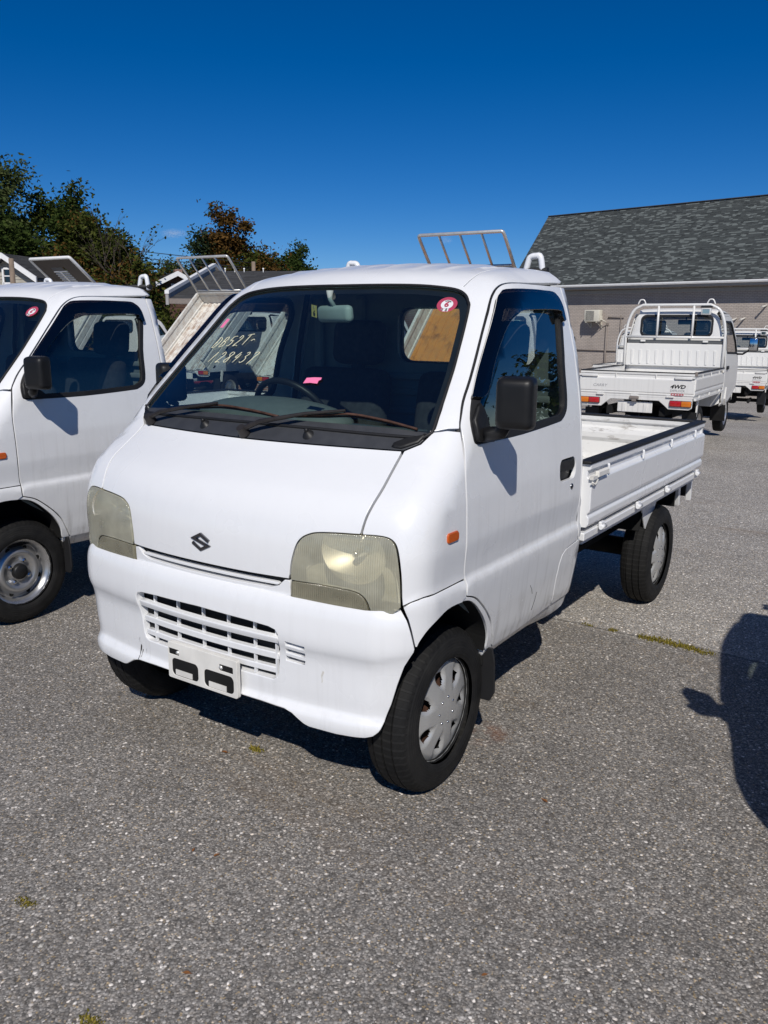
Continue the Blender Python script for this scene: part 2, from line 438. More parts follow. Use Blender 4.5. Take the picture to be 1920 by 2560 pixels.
SZ=np.array([.25,.34,.45,.56,.64,.690,.712,.76,.82,.95,1.12,1.22,1.36,1.52,1.62,1.72])
SX=np.array([.655,.684,.714,.729,.736,.739,.726,.729,.735,.732,.716,.703,.678,.640,.606,.56])
_z=np.linspace(.2,1.8,801)
_S=np.interp(_z,SZ,SX)
_k=np.exp(-.5*(np.arange(-12,13)/4.)**2); _k/=_k.sum()
_Ss=np.convolve(np.pad(_S,12,'edge'),_k,'valid')
_k2=np.exp(-.5*(np.arange(-4,5)/1.2)**2); _k2/=_k2.sum()
_Sf=np.convolve(np.pad(_S,4,'edge'),_k2,'valid')
_w=np.clip(1-np.abs(_z-.70)/.035,0,1)
_S=_Ss*(1-_w)+_Sf*_w
def S(z): return np.interp(z,_z,_S)
def sdpoly(q,V):
    A=V; Bv=np.roll(V,-1,0); e=Bv-A
    w=q[:,None,:]-A[None]
    t=np.clip((w*e).sum(-1)/((e*e).sum(-1)+1e-12),0,1)
    d=w-e*t[...,None]; dd=(d*d).sum(-1).min(1)
    c1=q[:,1][:,None]>=A[None,:,1]; c2=q[:,1][:,None]<Bv[None,:,1]; c3=e[None,:,0]*w[...,1]>e[None,:,1]*w[...,0]
    flip=(c1&c2&c3)|(~c1&~c2&~c3); s=np.where(flip.sum(1)%2==1,-1.,1.)
    return s*np.sqrt(dd)
def rmax(a,b,r):
    u=np.maximum(a+r,0); v=np.maximum(b+r,0)
    return np.where((a>-r)&(b>-r),np.hypot(u,v)-r,np.maximum(a,b))
def fcab(P):
    P=np.atleast_2d(P); x,y,z=P.T
    k=.19*np.clip((1.9-y-.2)/1.2,0,1)*np.clip((1.05-y)/.5,0,1)
    kk=np.where(y<.55,.19,.19*np.clip((1.05-y)/.5,0,1))
    a=sdpoly(np.stack([y-kk*x*x,z+.09*x*x*np.clip((z-1.2)/.4,0,1)],1),PROF)
    b=np.abs(x)-S(z)
    r=np.interp(z,[.3,.7,1.0,1.2,1.5,1.7],[.12,.10,.08,.065,.07,.10])
    r=r*np.interp(y,[.75,1.02],[1,.38])
    return rmax(a,b*.97,r)
def rayhit(o,D,t0,t1,f=fcab,n=60):
    o=np.broadcast_to(np.asarray(o,float),np.shape(D)); D=np.asarray(D,float); N=len(D)
    ts=np.linspace(t0,t1,n); lo=np.full(N,np.nan); hi=np.full(N,np.nan); prev=None; done=np.zeros(N,bool); s0=None
    for i,t in enumerate(ts):
        v=f(o+D*t)
        if i>0:
            m=(~done)&((v<0)!=(prev<0)); lo[m]=ts[i-1]; hi[m]=t; done|=m
        else: s0=v<0
        prev=v
        if done.all(): break
    lo0=lo.copy()
    sgn=f(o+D*np.nan_to_num(lo)[:,None])<0
    for _ in range(26):
        m=(lo+hi)/2; v=f(o+D*np.nan_to_num(m)[:,None])<0
        g=v==sgn; lo=np.where(g,m,lo); hi=np.where(g,hi,m)
    return o+D*((lo+hi)/2)[:,None]
PB=catmull([(-.10,.705),(-.22,.700),(-.262,.690),(-.284,.672),(-.296,.645),(-.301,.61),(-.303,.57),(-.300,.54),(-.290,.512),(-.285,.48),(-.283,.40),(-.281,.365),(-.282,.349),(-.290,.337),(-.298,.323),(-.299,.298),(-.291,.270),(-.272,.25)],5)
PB=np.vstack([PB,[(-.2,.22),(.6,.22),(.6,.705)]])
def SB(z): return np.interp(z,[.24,.27,.30,.325,.345,.40,.5,.56,.62,.67,.70],[.672,.694,.705,.709,.711,.719,.731,.737,.742,.741,.735])
def fbump(P):
    P=np.atleast_2d(P); x,y,z=P.T
    a=sdpoly(np.stack([y-.17*x*x,z],1),PB); b=np.abs(x)-SB(z)
    return rmax(a,b,.15)

# a second, older and boxier cab
PROF_O=catmull([(-3.20,.38),(-3.235,.6),(-3.24,.80),(-3.22,.93),(-3.17,1.05),(-3.05,1.28),(-2.93,1.50),(-2.84,1.62),(-2.72,1.69),(-2.5,1.725),(-2.2,1.735),(-2.06,1.73)],5)
PROF_O=np.vstack([PROF_O,[(-2.01,1.70),(-1.985,1.62),(-1.97,1.3),(-1.97,.9),(-1.97,.38)]])
def S_O(z): return np.interp(z,[.3,.45,.7,.95,1.05,1.3,1.55,1.66,1.76],[.655,.675,.69,.69,.685,.665,.615,.585,.54])
def fold(P):
    P=np.atleast_2d(P); x,y,z=P.T
    a=sdpoly(np.stack([y-.10*x*x*np.clip((-2.6-y)/.4,0,1),z+.07*x*x*np.clip((z-1.2)/.4,0,1)],1),PROF_O)
    return rmax(a,np.abs(x)-S_O(z),.07)

def grad(f,P,e=.004):
    g=np.zeros_like(P)
    for k in range(3):
        d=np.zeros(3); d[k]=e; g[:,k]=f(P+d)-f(P-d)
    return g/np.maximum(np.linalg.norm(g,axis=1,keepdims=True),1e-9)

class Proj:
    def __init__(s,kind,c=0.0,f=fcab): s.k=kind; s.c=c; s.f=f
    def to2(s,P):
        P=np.asarray(P,float); x,y,z=P.T
        if s.k=='side': return np.stack([y,z],1)
        if s.k in('front','back'): return np.stack([x,z],1)
        if s.k=='top': return np.stack([x,y],1)
        if s.k=='cylz': return np.stack([np.arctan2(x,s.c-y)*.7,z],1)
        if s.k=='cyly': return np.stack([np.arctan2(x,z-s.c)*.7,y],1)
    def to3(s,q,f=None):
        q=np.asarray(q,float); u,v=q.T; o=np.zeros((len(q),3)); d=np.zeros((len(q),3)); n=26
        if s.k=='side': o[:,0]=1.2;o[:,1]=u;o[:,2]=v;d[:,0]=-1;t=(0,1.2)
        elif s.k=='front': o[:,0]=u;o[:,1]=-4.;o[:,2]=v;d[:,1]=1;t=(0,5.2);n=90
        elif s.k=='back': o[:,0]=u;o[:,1]=2.;o[:,2]=v;d[:,1]=-1;t=(0,5.);n=80
        elif s.k=='top': o[:,0]=u;o[:,1]=v;o[:,2]=2.4;d[:,2]=-1;t=(0,2.2)
        elif s.k=='cylz':
            a=u/.7;o[:,1]=s.c;o[:,2]=v;d[:,0]=np.sin(a);d[:,1]=-np.cos(a);t=(0,1.7)
        elif s.k=='cyly':
            a=u/.7;o[:,1]=v;o[:,2]=s.c;d[:,0]=np.sin(a);d[:,2]=np.cos(a);t=(0,1.7)
        P=rayhit(o,d,t[0],t[1],f or s.f,n); bad=np.isnan(P).any(1)
        if bad.any(): P[bad]=o[bad]+d[bad]*.7
        return P

def resample(q,h,closed=True):
    q=np.asarray(q,float); out=[]
    n=len(q)
    for i in range(n if closed else n-1):
        a,b=q[i],q[(i+1)%n]; m=max(1,int(math.ceil(np.linalg.norm(b-a)/h)))
        for k in range(m): out.append(a+(b-a)*k/m)
    if not closed: out.append(q[-1])
    return np.array(out)
def area2(q): x,y=q.T; return .5*np.sum(x*np.roll(y,-1)-np.roll(x,-1)*y)
def inset(q,g):
    """move a CCW loop inwards by g (negative: outwards)"""
    a=q-np.roll(q,1,0); b=np.roll(q,-1,0)-q
    na=np.stack([-a[:,1],a[:,0]],1); nb=np.stack([-b[:,1],b[:,0]],1)
    na/=np.maximum(np.linalg.norm(na,axis=1,keepdims=True),1e-9); nb/=np.maximum(np.linalg.norm(nb,axis=1,keepdims=True),1e-9)
    m=na+nb; L=np.linalg.norm(m,axis=1,keepdims=True); m/=np.maximum(L,1e-9)
    c=np.maximum((m*na).sum(1,keepdims=True),.5)
    return q+m*g/c
def inpoly(p,q):
    x,y=p.T; ins=np.zeros(len(p),bool); n=len(q)
    for i in range(n):
        x1,y1=q[i]; x2,y2=q[(i+1)%n]
        m=((y1>y)!=(y2>y)); 
        if abs(y2-y1)>1e-12: ins^=m&(x<(x2-x1)*(y-y1)/(y2-y1)+x1)
    return ins

def panel_geo(loops,proj,h=.03,gap=.0022,off=0.0,depth=.014,bev=.0018,f=None,in2d=False):
    """loops[0] outline, the rest holes; 3-D points on the surface (or 2-D when in2d). Returns verts, normals, tris"""
    f=f or proj.f; L=[]
    for i,lp in enumerate(loops):
        q=np.asarray(lp,float) if in2d else proj.to2(lp)
        q=resample(q,h)
        if area2(q)<0: q=q[::-1]
        q=inset(q,(gap+bev) if i==0 else -(gap+bev))
        L.append(q)
    lo,hi=L[0].min(0),L[0].max(0)
    gx=np.arange(lo[0]+h*.5,hi[0],h); gy=np.arange(lo[1]+h*.5,hi[1],h)
    G=np.stack(np.meshgrid(gx,gy),-1).reshape(-1,2)+np.random.RandomState(3).uniform(-.08,.08,(len(gx)*len(gy),2))*h
    ok=inpoly(G,L[0])
    for q in L[1:]: ok&=~inpoly(G,q)
    G=G[ok]
    allb=np.vstack(L)
    if len(G):
        dmin=np.concatenate([np.min(((G[i:i+400,None]-allb[None])**2).sum(-1),1) for i in range(0,len(G),400)])
        G=G[dmin>(h*.45)**2]
    pts=np.vstack([allb,G]) if len(G) else allb
    edges=[];k=0
    for q in L:
        n=len(q); edges+=[(k+i,k+(i+1)%n) for i in range(n)]; k+=n
    vs,_,fs,orig,_,_=geometry.delaunay_2d_cdt([Vector(p) for p in pts],edges,[],0,1e-7)
    v2=np.array([tuple(v) for v in vs]); F=np.array([tuple(t) for t in fs if len(t)==3])
    cen=v2[F].mean(1); keep=inpoly(cen,L[0])
    for q in L[1:]: keep&=~inpoly(cen,q)
    F=F[keep]
    P=proj.to3(v2,f); N=grad(f,P); V=P+N*off
    tri=V[F]; fn=np.cross(tri[:,1]-tri[:,0],tri[:,2]-tri[:,0]); flip=(fn*N[F].mean(1)).sum(1)<0
    F[flip]=F[flip][:,::-1]
    verts=[V];norms=[N];faces=[tuple(t) for t in F]; base=len(V)
    if depth>0:
        for i,q in enumerate(L):
            Pq=proj.to3(q,f); Nq=grad(f,Pq); Vq=Pq+Nq*off; n=len(q)
            tan=np.roll(Vq,-1,0)-np.roll(Vq,1,0); tan/=np.maximum(np.linalg.norm(tan,axis=1,keepdims=True),1e-9)
            outw=np.cross(tan,Nq)
            q2=proj.to3(inset(q,-.002 if i==0 else .002),f)-Pq
            sg=np.sign((outw*q2).sum(1)); outw*=np.where(sg==0,1,sg)[:,None]
            r2=Vq+outw*bev-Nq*bev; r3=r2-Nq*depth
            nb=outw+Nq; nb/=np.linalg.norm(nb,axis=1,keepdims=True)
            b0=base; verts+=[Vq,r2,r2,r3]; norms+=[Nq,nb,outw,outw]; base+=4*n
            for k in range(n):
                k2=(k+1)%n
                for a,b in ((0,1),(2,3)):
                    t=(b0+a*n+k,b0+a*n+k2,b0+b*n+k2,b0+b*n+k)
                    Va=np.vstack([Vq,r2,r2,r3]); ii=[j-b0 for j in t]
                    g=np.cross(Va[ii[1]]-Va[ii[0]],Va[ii[2]]-Va[ii[0]])
                    ref=(nb if a==0 else outw)[k]
                    faces.append(t if (g*ref).sum()>=0 else t[::-1])
    return np.vstack(verts),np.vstack(norms),faces
def geo_obj(name,geos,mat,parent,mirror=False):
    V=[];N=[];F=[];k=0
    for (v,n,f) in geos:
        V.append(v);N.append(n);F+=[tuple(j+k for j in t) for t in f];k+=len(v)
    V=np.vstack(V);N=np.vstack(N)
    if mirror:
        V=V*[-1,1,1];N=N*[-1,1,1];F=[t[::-1] for t in F]
    me=bpy.data.meshes.new(name); me.from_pydata(V.tolist(),[],F); 
    me.polygons.foreach_set('use_smooth',[True]*len(me.polygons))
    me.update(); me.normals_split_custom_set_from_vertices(N.tolist())
    for m in (mat if isinstance(mat,(list,tuple)) else [mat]): me.materials.append(M[m])
    return link(bpy.data.objects.new(name,me),parent)
def panel(name,parent,mat,loops,proj,mirror=False,**kw):
    return geo_obj(name,[panel_geo(loops,proj,**kw)],mat,parent,mirror)
def sp(y,z,f=fcab): return Proj('side',f=f).to3([(y,z)])[0]
def fp(x,z,f=fcab): return Proj('front',f=f).to3([(x,z)])[0]
def sps(L,f=fcab): return [tuple(p) for p in Proj('side',f=f).to3(L)]
def fps(L,f=fcab): return [tuple(p) for p in Proj('front',f=f).to3(L)]
def mir(L): return [(-p[0],p[1],p[2]) for p in L]

# ------------------------------------------------------------------ the kei truck (truck frame: front towards -y, left side +x)
FRT=Proj('cylz',.6); SID=Proj('side'); FRO=Proj('front'); CYL=Proj('cyly',.95); BAK=Proj('back')
hood_hl=[(.340,-.258,.729),(.344,-.257,.771),(.351,-.254,.805),(.361,-.25,.836),(.375,-.244,.856),(.398,-.238,.869),(.425,-.233,.876),(.481,-.222,.881),(.557,-.206,.884)]
hood_seam=[(.557,-.206,.884),(.558,-.2,.902),(.561,-.187,.931),(.565,-.168,.958),(.568,-.150,.978),(.570,-.113,1.010),(.566,-.068,1.044),(.562,-.026,1.075),(.561,.001,1.098)]
cowl_edge=[(.561,.001,1.098),(.461,-.018,1.098),(.235,-.048,1.097),(0,-.062,1.096)]
hl_outer=[(.557,-.206,.884),(.594,-.197,.886),(.630,-.188,.884),(.650,-.185,.874),(.662,-.185,.855),(.671,-.186,.817),(.676,-.183,.762),(.679,-.182,.690)]
hl_bot=[(.679,-.182,.684),(.66,-.192,.668),(.625,-.203,.660),(.594,-.21,.656),(.573,-.214,.655),(.488,-.232,.656),(.407,-.246,.658),(.339,-.256,.660)]
hl_div=[(.3405,-.257,.727),(.45,-.241,.727),(.535,-.224,.723),(.567,-.218,.713),(.583,-.213,.692),(.594,-.21,.656)]
door_front=[(.592,.667,1.604),(.583,.598,1.600),(.577,.553,1.589),(.579,.508,1.565),(.59,.458,1.524),(.622,.334,1.398),(.646,.237,1.299),(.66,.172,1.236),(.675,.133,1.19),(.69,.112,1.153),(.716,.090,1.06),(.727,.084,1.001),(.733,.085,.907),(.733,.087,.799),(.729,.090,.735),(.727,.096,.711),(.737,.094,.658)]
door_arch=[(.737,.094,.658),(.736,.155,.637),(.733,.206,.603),(.728,.265,.552),(.722,.305,.506),(.715,.33,.459),(.699,.36,.40)]
arch_in=[(.709,-.140,.561),(.712,-.128,.582),(.727,-.105,.614),(.736,-.06,.638),(.736,.002,.649),(.736,.098,.640),(.734,.16,.614),(.728,.226,.559),(.721,.275,.504),(.715,.301,.456),(.704,.312,.40)]
win=[(.508,1.548),(.575,1.566),(.844,1.574),(.905,1.563),(.934,1.530),(.943,1.48),(.905,1.333),(.892,1.20),(.876,1.155),(.835,1.130),(.780,1.123),(.494,1.111),(.255,1.111),(.165,1.113),(.150,1.135),(.160,1.185),(.199,1.239),(.275,1.322),(.39,1.436),(.46,1.508)]
visor_out=[(.192,1.240),(.275,1.327),(.39,1.441),(.46,1.512),(.508,1.552),(.575,1.570),(.844,1.578),(.907,1.566),(.936,1.534),(.946,1.478)]
visor_in=[(.928,1.472),(.915,1.492),(.885,1.512),(.612,1.506),(.526,1.488),(.453,1.448),(.34,1.348),(.262,1.262),(.226,1.238)]
ws_half=[(0,1.592),(.2,1.5915),(.331,1.588),(.42,1.580),(.470,1.571),(.503,1.555),(.524,1.533),(.541,1.50),(.587,1.325),(.614,1.19),(.620,1.148),(.600,1.132),(.5,1.133),(.25,1.138),(0,1.140)]

def smooth(L,n=3): return [tuple(p) for p in catmull(L,n)]
def smooth_loop(L,n=3):
    L=list(L); return [tuple(p) for p in catmull([L[-1]]+L+[L[0],L[1]],n)[n:-n-1]]
hood_hl=smooth(hood_hl); hood_seam=smooth(hood_seam); hl_outer=smooth(hl_outer); hl_bot=[hl_bot[0]]+hl_bot[1:]; hl_div=smooth(hl_div)
door_front=smooth(door_front[:-2])+door_front[-2:]; door_arch=smooth(door_arch); arch_in=smooth(arch_in); win=smooth_loop(win)
visor_out=smooth(visor_out,4); visor_in=smooth(visor_in,4); ws_half=smooth(ws_half[:9],3)[:-1]+smooth(ws_half[8:11],3)[:-1]+ws_half[10:]
def on(L,f=fcab,pr=None):
    """snap rough 3-D points to the surface through the front projection"""
    pr=pr or FRT; return [tuple(p) for p in pr.to3(pr.to2(np.array(L,float)),f)]

def wheel_cover(parent,xo,s=1):
    """domed silver cover with seven scooped openings"""
    g=B(); bm=g.bm; na=168; rad=[.030,.055,.075,.085,.091,.097,.103,.109,.115,.121,.127,.133,.139,.145,.151,.158,.166]
    def dome(r): return .012-.020*(r/.166)**2-.006*max(0,(r-.15)/.016)
    grid=[]
    for i,r in enumerate(rad):
        row=[]
        for k in range(na):
            a=2*math.pi*k/na; u=((a/(2*math.pi/7)+.5)%1-.5)
            du=u/.205; dr=(r-.121)/.034; e=math.hypot(du,dr)
            dx=dome(r)
            if e<1.25: dx-=.024*max(0,1-e/1.25)**.8*(1.0 if dr<.2 else .7)
            row.append((bm.verts.new((s*(xo+dx),r*math.cos(a),r*math.sin(a))),e,dr))
        grid.append(row)
    c=bm.verts.new((s*(xo+.0125),0,0))
    for k in range(na): g._f([c,grid[0][k][0],grid[0][(k+1)%na][0]],True)
    for i in range(len(rad)-1):
        for k in range(na):
            q=[grid[i][k],grid[i][(k+1)%na],grid[i+1][(k+1)%na],grid[i+1][k]]
            e=sum(t[1] for t in q)/4; dr=sum(t[2] for t in q)/4
            if e<.86 and dr<.38: continue
            g._f([t[0] for t in q],True)
    cov=g.build('wheel_cover','cover_silver',parent)
    g=B()
    for k in range(7):
        a=2*math.pi*(k+.5)/7; g.lathe([(0,.004),(.0035,.003),(.0042,0)],'x',(s*(xo+.0098),.045*math.cos(a),.045*math.sin(a)),8)
    g.build('stud','chrome',cov)
    g=B(); g.lathe([(.168,-.006),(.1725,-.004),(.1745,-.012),(.172,-.02)],'x',(0,0,0),48)
    for v in g.bm.verts: v.co.x=s*(xo+v.co.x-.002)
    g.build('rim_lip','cover_silver',cov)
    g=B(); g.lathe([(0,-.030),(.10,-.034),(.165,-.05)],'x',(0,0,0),40)
    for v in g.bm.verts: v.co.x=s*(xo+v.co.x)
    g.build('inner_disc','rust_hub',cov)

def steel_disc(parent,xo,s=1):
    g=B(); g.lathe([(.172,0),(.176,-.006),(.166,-.012),(.152,-.018),(.148,-.05),(.142,-.058),(.128,-.045),(.110,-.022),(.098,-.016),(.086,-.022),(.070,-.034),(.052,-.036),(.040,-.030)],'x',(0,0,0),64)
    for v in g.bm.verts: v.co.x=s*(xo+v.co.x)
    d=g.build('wheel_disc','steel_wheel',parent)
    g=B(); g.lathe([(.0415,-.034),(.040,-.012),(.034,-.004),(0,-.002)],'x',(0,0,0),32)
    for v in g.bm.verts: v.co.x=s*(xo+v.co.x)
    g.build('hub_cap','black_plastic',d)
    for k in range(4):
        a=math.pi/4+k*math.pi/2+.25; g=B(); g.lathe([(.012,-.036),(.012,-.020),(.007,-.016),(0,-.015)],'x',(0,.060*math.cos(a),.060*math.sin(a)),6,False)
        for v in g.bm.verts: v.co.x=s*(xo+v.co.x)
        g.build('wheel_nut','chrome',d)
    g=B()
    for k in range(8):
        a=2*math.pi*(k+.5)/8; g.lathe([(0,0),(.013,0)],'x',(0,.124*math.cos(a),.124*math.sin(a)),12)
    for v in g.bm.verts: v.co.x=s*(xo-.037+v.co.x)
    g.build('vent_hole','dark_under',d)

def tyre_mesh(s,xo,w=.142,Rr=.270):
    """tyre about the x axis, grooved tread with side lugs"""
    g=B(); bm=g.bm; n=96
    prof=[(.172,0),(.180,.004),(.200,.008),(.204,.0065),(.228,.0055),(.232,.004),(.247,-.002),(.256,-.008),(.262,-.016),(.2662,-.024)]
    inn=[(r,-w-(o)) for r,o in prof][::-1]
    tread=[]
    xs=[-.034,-.0345,-.040,-.0405,-.068,-.0685,-.0745,-.075,-.1015,-.102,-.108,-.1085]
    for i,x in enumerate(xs):
        deep=(i%4 in(1,2)); tread.append((Rr-.007 if deep else Rr-.0006*abs(x+w/2)/.03,x))
    full=prof+tread+inn
    rings=[]
    for j,(r,o) in enumerate(full):
        ring=[]
        for k in range(n):
            a=2*math.pi*(k+(.25 if j%2 else 0))/n; rr=r
            if j in(8,9,len(full)-9,len(full)-10) and k%2: rr-=.0045
            ring.append(bm.verts.new((s*(xo+o),rr*math.cos(a),rr*math.sin(a))))
        rings.append(ring)
    for i in range(len(rings)-1):
        for k in range(n): g._f([rings[i][k],rings[i][(k+1)%n],rings[i+1][(k+1)%n],rings[i+1][k]],True)
    return g
def add_wheel(root,x,y,z,s,kind,sc=1.0):
    e=empty('wheel',(s*x*(1-sc),y,z),0,root); e.scale=(sc,sc,sc)
    g=tyre_mesh(s,x); t=g.build('tyre','tyre',e,sharp=32)
    if kind=='cover': wheel_cover(e,x-.012,s)
    else: steel_disc(e,x-.010,s)
    g=B(); g.lathe([(.05,-.145),(.15,-.14),(.16,-.06),(.172,-.012)],'x',(0,0,0),24)
    for v in g.bm.verts: v.co.x=s*(x+v.co.x)
    g.build('inner_rim','dark_under',e)
    return e

def gate_profile(s,x0=.735,t=.045):
    return [(s*a,b) for a,b in ((x0,.930),(x0,.906),(x0-.014,.900),(x0-.014,.874),(x0+.004,.862),(x0+.006,.856),(x0+.006,.745),(x0+.003,.732),(x0-.006,.724),(x0-.006,.718),(x0+.002,.708),(x0+.002,.682),(x0-.008,.668),(x0-t,.668),(x0-t,.930))]

def build_truck(root,hero=True):
    P=lambda n,m,l,pr,**k: panel(n,root,m,l,pr,**k)
    both=((1,False),(-1,True))
    # ---- hood
    half=[(0,-.28,.727),(.2,-.272,.727)]+hood_hl+hood_seam[1:]+cowl_edge[1:]
    hood=half[:-1]+[half[-1]]+mir(half[1:-1])[::-1]
    P('hood','paint',[hood],FRT,h=.035,depth=.02)
    # emblem
    cx,cz,sx,sz=.001,.795,.035,.030
    pth=[(1.0,.18),(0,.80),(-.86,.30),(.86,-.30),(0,-.80),(-1.0,-.18)]
    g=B(); hw=.150
    Lp=[];Rp=[]
    for i,p in enumerate(pth):
        p=np.array(p); a=np.array(pth[max(i-1,0)]); b=np.array(pth[min(i+1,5)])
        d1=(p-a) if i>0 else (b-p); d2=(b-p) if i<5 else (p-a); d1=d1/np.linalg.norm(d1); d2=d2/np.linalg.norm(d2)
        n1=np.array([-d1[1],d1[0]]); n2=np.array([-d2[1],d2[0]]); m=(n1+n2); m/=np.linalg.norm(m); m/=max((m*n1).sum(),.42)
        Lp.append(p+m*hw); Rp.append(p-m*hw)
    poly=Lp+Rp[::-1]; poly=[(cx+q[0]*sx,cz+q[1]*sz) for q in poly]
    g.prism(poly,'y',-.2832,-.276,.0006,1); g.build('emblem','dark_chrome',root)
    # ---- upper grille strip under the hood
    st=[(-.338,.724),(-.338,.662),(-.2,.664),(0,.665),(.2,.664),(.338,.662),(.338,.724),(.318,.724),(.296,.703),(.27,.694),(.1,.691),(-.1,.691),(-.27,.694),(-.296,.703),(-.318,.724)]
    strip=panel('grille_strip',root,'paint',[[(x,-.27,z) for x,z in st]],FRO,h=.03,off=-.004,depth=.03,gap=.001)
    g=B()
    bar=panel_geo([[(x,-.27,z) for x,z in ((-.300,.7075),(-.290,.7025),(.290,.7025),(.300,.7075),(.29,.711),(-.29,.711))]],FRO,h=.05,off=-.007,depth=.02,gap=0)
    geo_obj('grille_bar',[bar],'paint',strip)
    g=B(); g.box((0,-.228,.705),(.66,.03,.05)); g.build('grille_backing','grille_dark',strip)
    # ---- bumper
    FB=Proj('cylz',.45,fbump); FF=Proj('front',0,fbump)
    rb=[(0,-.27,.687),(.233,-.27,.685),(.339,-.258,.682),(.407,-.248,.680),(.488,-.234,.678),(.573,-.216,.677),(.625,-.205,.680),(.654,-.182,.683),(.667,-.163,.681),(.692,-.169,.651),(.704,-.166,.615),(.709,-.152,.563),(.707,-.153,.553),(.685,-.166,.509),(.668,-.176,.45),(.653,-.183,.39),(.640,-.196,.338),(.628,-.211,.309),(.612,-.219,.293),(.59,-.229,.286),(.5,-.249,.281),(.41,-.265,.285),(.392,-.268,.291),(.372,-.275,.305),(.352,-.277,.318),(.325,-.278,.326),(.236,-.285,.330),(0,-.29,.334)]
    outline=rb+mir(rb[1:-1])[::-1]
    gh=[(0,.589),(.2,.584),(.278,.579),(.300,.573),(.309,.560),(.306,.51),(.296,.43),(.290,.414),(.276,.407),(.15,.409),(0,.411)]
    gh=gh+[(-x,z) for x,z in gh[1:-1]][::-1]
    slots=[[(.340,.5400),(.396,.5345),(.395,.5255),(.339,.5305)],[(.336,.5140),(.392,.5095),(.391,.5008),(.335,.5050)],[(.333,.4890),(.389,.4845),(.388,.4760),(.332,.4795)]]
    holes=[fps(q,fbump) for q in [gh]+slots]
    bmp=panel('bumper',root,'paint',[outline]+holes,FB,h=.013,depth=.030,gap=.0018,bev=.003)
    for (z1,z0) in ((.5455,.5215),(.4905,.4690),(.4430,.4235)):
        w1=.307-(.54-z1)*.12
        geo_obj('grille_slat',[panel_geo([fps([(-w1,z0),(w1,z0),(w1,z1),(-w1,z1)],fbump)],FF,h=.035,off=-.006,depth=.016,gap=0,bev=.004)],'paint',bmp)
    for xd in (-.242,-.132,-.017,.093,.203,.29):
        g=B(); g.box((xd,-.262,.498),(.004,.012,.18)); g.build('grille_divider','paint',bmp)
    g=B(); g.box((0,-.238,.497),(.70,.012,.22)); g.box((.365,-.225,.508),(.09,.02,.09)); g.build('grille_backing','grille_dark',bmp)
    g=B(); g.prism([(-.28,.40),(.28,.40),(.28,.345),(-.28,.345)],'y',-.26,-.16); g.build('bumper_beam','grille_dark',bmp)
    # number plate bracket
    y0=-.3065; pl=lambda Pq: y0-np.atleast_2d(Pq)[:,1]
    br=[rrect(-.143,.322,.163,.446,.006,2)[::1],rrect(-.126,.334,-.006,.393,.016),rrect(.020,.332,.148,.390,.016),rrect(-.139,.404,-.092,.424,.003,2),rrect(.088,.400,.146,.421,.003,2)]
    pb=geo_obj('plate_bracket',[panel_geo([[(x,y0,z) for x,z in l] for l in br],Proj('front',0,pl),h=.03,depth=.014,gap=0,bev=.0015)],'bare_bracket',root)
    for x,z in ((-.098,.414),(.094,.410)):
        g=B(); g.lathe([(.007,0),(.006,-.004),(.0,-.005)],'y',(x,y0+.003,z),10); g.build('screw','galv',pb)
    for tx,tz in ((-.072,.346),(.078,.343)):
        g=B(); g.box((tx,-.3045,tz),(.075,.003,.018)); g.build('bracket_tab','bare_bracket',pb)
    g=B(); g.box((.010,-.3015,.384),(.296,.004,.112)); g.build('bracket_backing','dark_under',pb)
    for s,mi in both:
        # ---- fender, arch strip
        fen=hood_seam+[(.60,.03,1.118),(.619,.067,1.151),(.65,.09,1.157)]+[p for p in door_front if p[2]<1.16][:-1]+[(.727,.0,.711),(.722,-.08,.711),(.717,-.126,.7105),(.700,-.165,.702)]+hl_outer[::-1][:-1]
        P('front_fender','paint',[fen],FRT,mirror=mi,h=.032,gap=.0015)
        low=[(.680,-.180,.688),(.700,-.165,.702),(.717,-.126,.7105),(.722,-.08,.711),(.727,0,.711),(.727,.096,.711),(.737,.094,.658)]+[p for p in arch_in if p[1]<.097][::-1]+[(.709,-.152,.563),(.704,-.166,.615),(.692,-.169,.651)]
        P('lower_fender','paint',[low],FRT,mirror=mi,h=.022,depth=.03,gap=.0013)
        a_out=[(p[0],p[1],p[2]) for p in door_arch]; a_in=[p for p in arch_in if p[1]>.05]
        P('arch_strip','paint',[a_out+a_in[::-1]],SID,mirror=mi,h=.02,off=-.004,depth=.03)
        # wheel house
        g=B()
        pts=[(p[1],p[2]) for p in arch_in]; n=len(pts)
        for i in range(n-1):
            (ya,za),(yb,zb)=pts[i],pts[i+1]; xa,xb=arch_in[i][0]-.012,arch_in[i+1][0]-.012
            g.quad((s*xa,ya,za),(s*xb,yb,zb),(s*.46,yb,zb+.02),(s*.46,ya,za+.02))
        g.box((s*.455,.08,.47),(.01,.55,.4)); g.box((s*.57,.335,.42),(.22,.01,.16)); g.box((s*.55,-.115,.53),(.16,.01,.10))
        g.build('wheel_house','dark_under',root)
        # ---- door
        bot=sps([(.50,.398),(.62,.402),(.75,.408),(.85,.412)])
        rear=sps([(.842,.47),(.840,.53),(.848,.58),(.868,.615),(.90,.630),(.96,.636),(1.010,.640),(1.013,.70),(1.016,.82),(1.016,1.1),(1.012,1.35),(1.003,1.56),(1.0,1.604)])
        dl=door_front+door_arch[1:]+bot+rear
        handle=sps(rrect(.802,.902,.955,.980,.028))
        door=P('door','door_paint',[dl,sps(win),handle],SID,mirror=mi,h=.021)
        g=B(); 
        hq=[panel_geo([handle],SID,h=.02,off=-.022,depth=0,gap=-.006),panel_geo([sps(rrect(.806,.935,.951,.977,.02))],SID,h=.03,off=-.002,depth=.012,gap=0)]
        geo_obj('door_handle',hq,'black_plastic',door,mi)
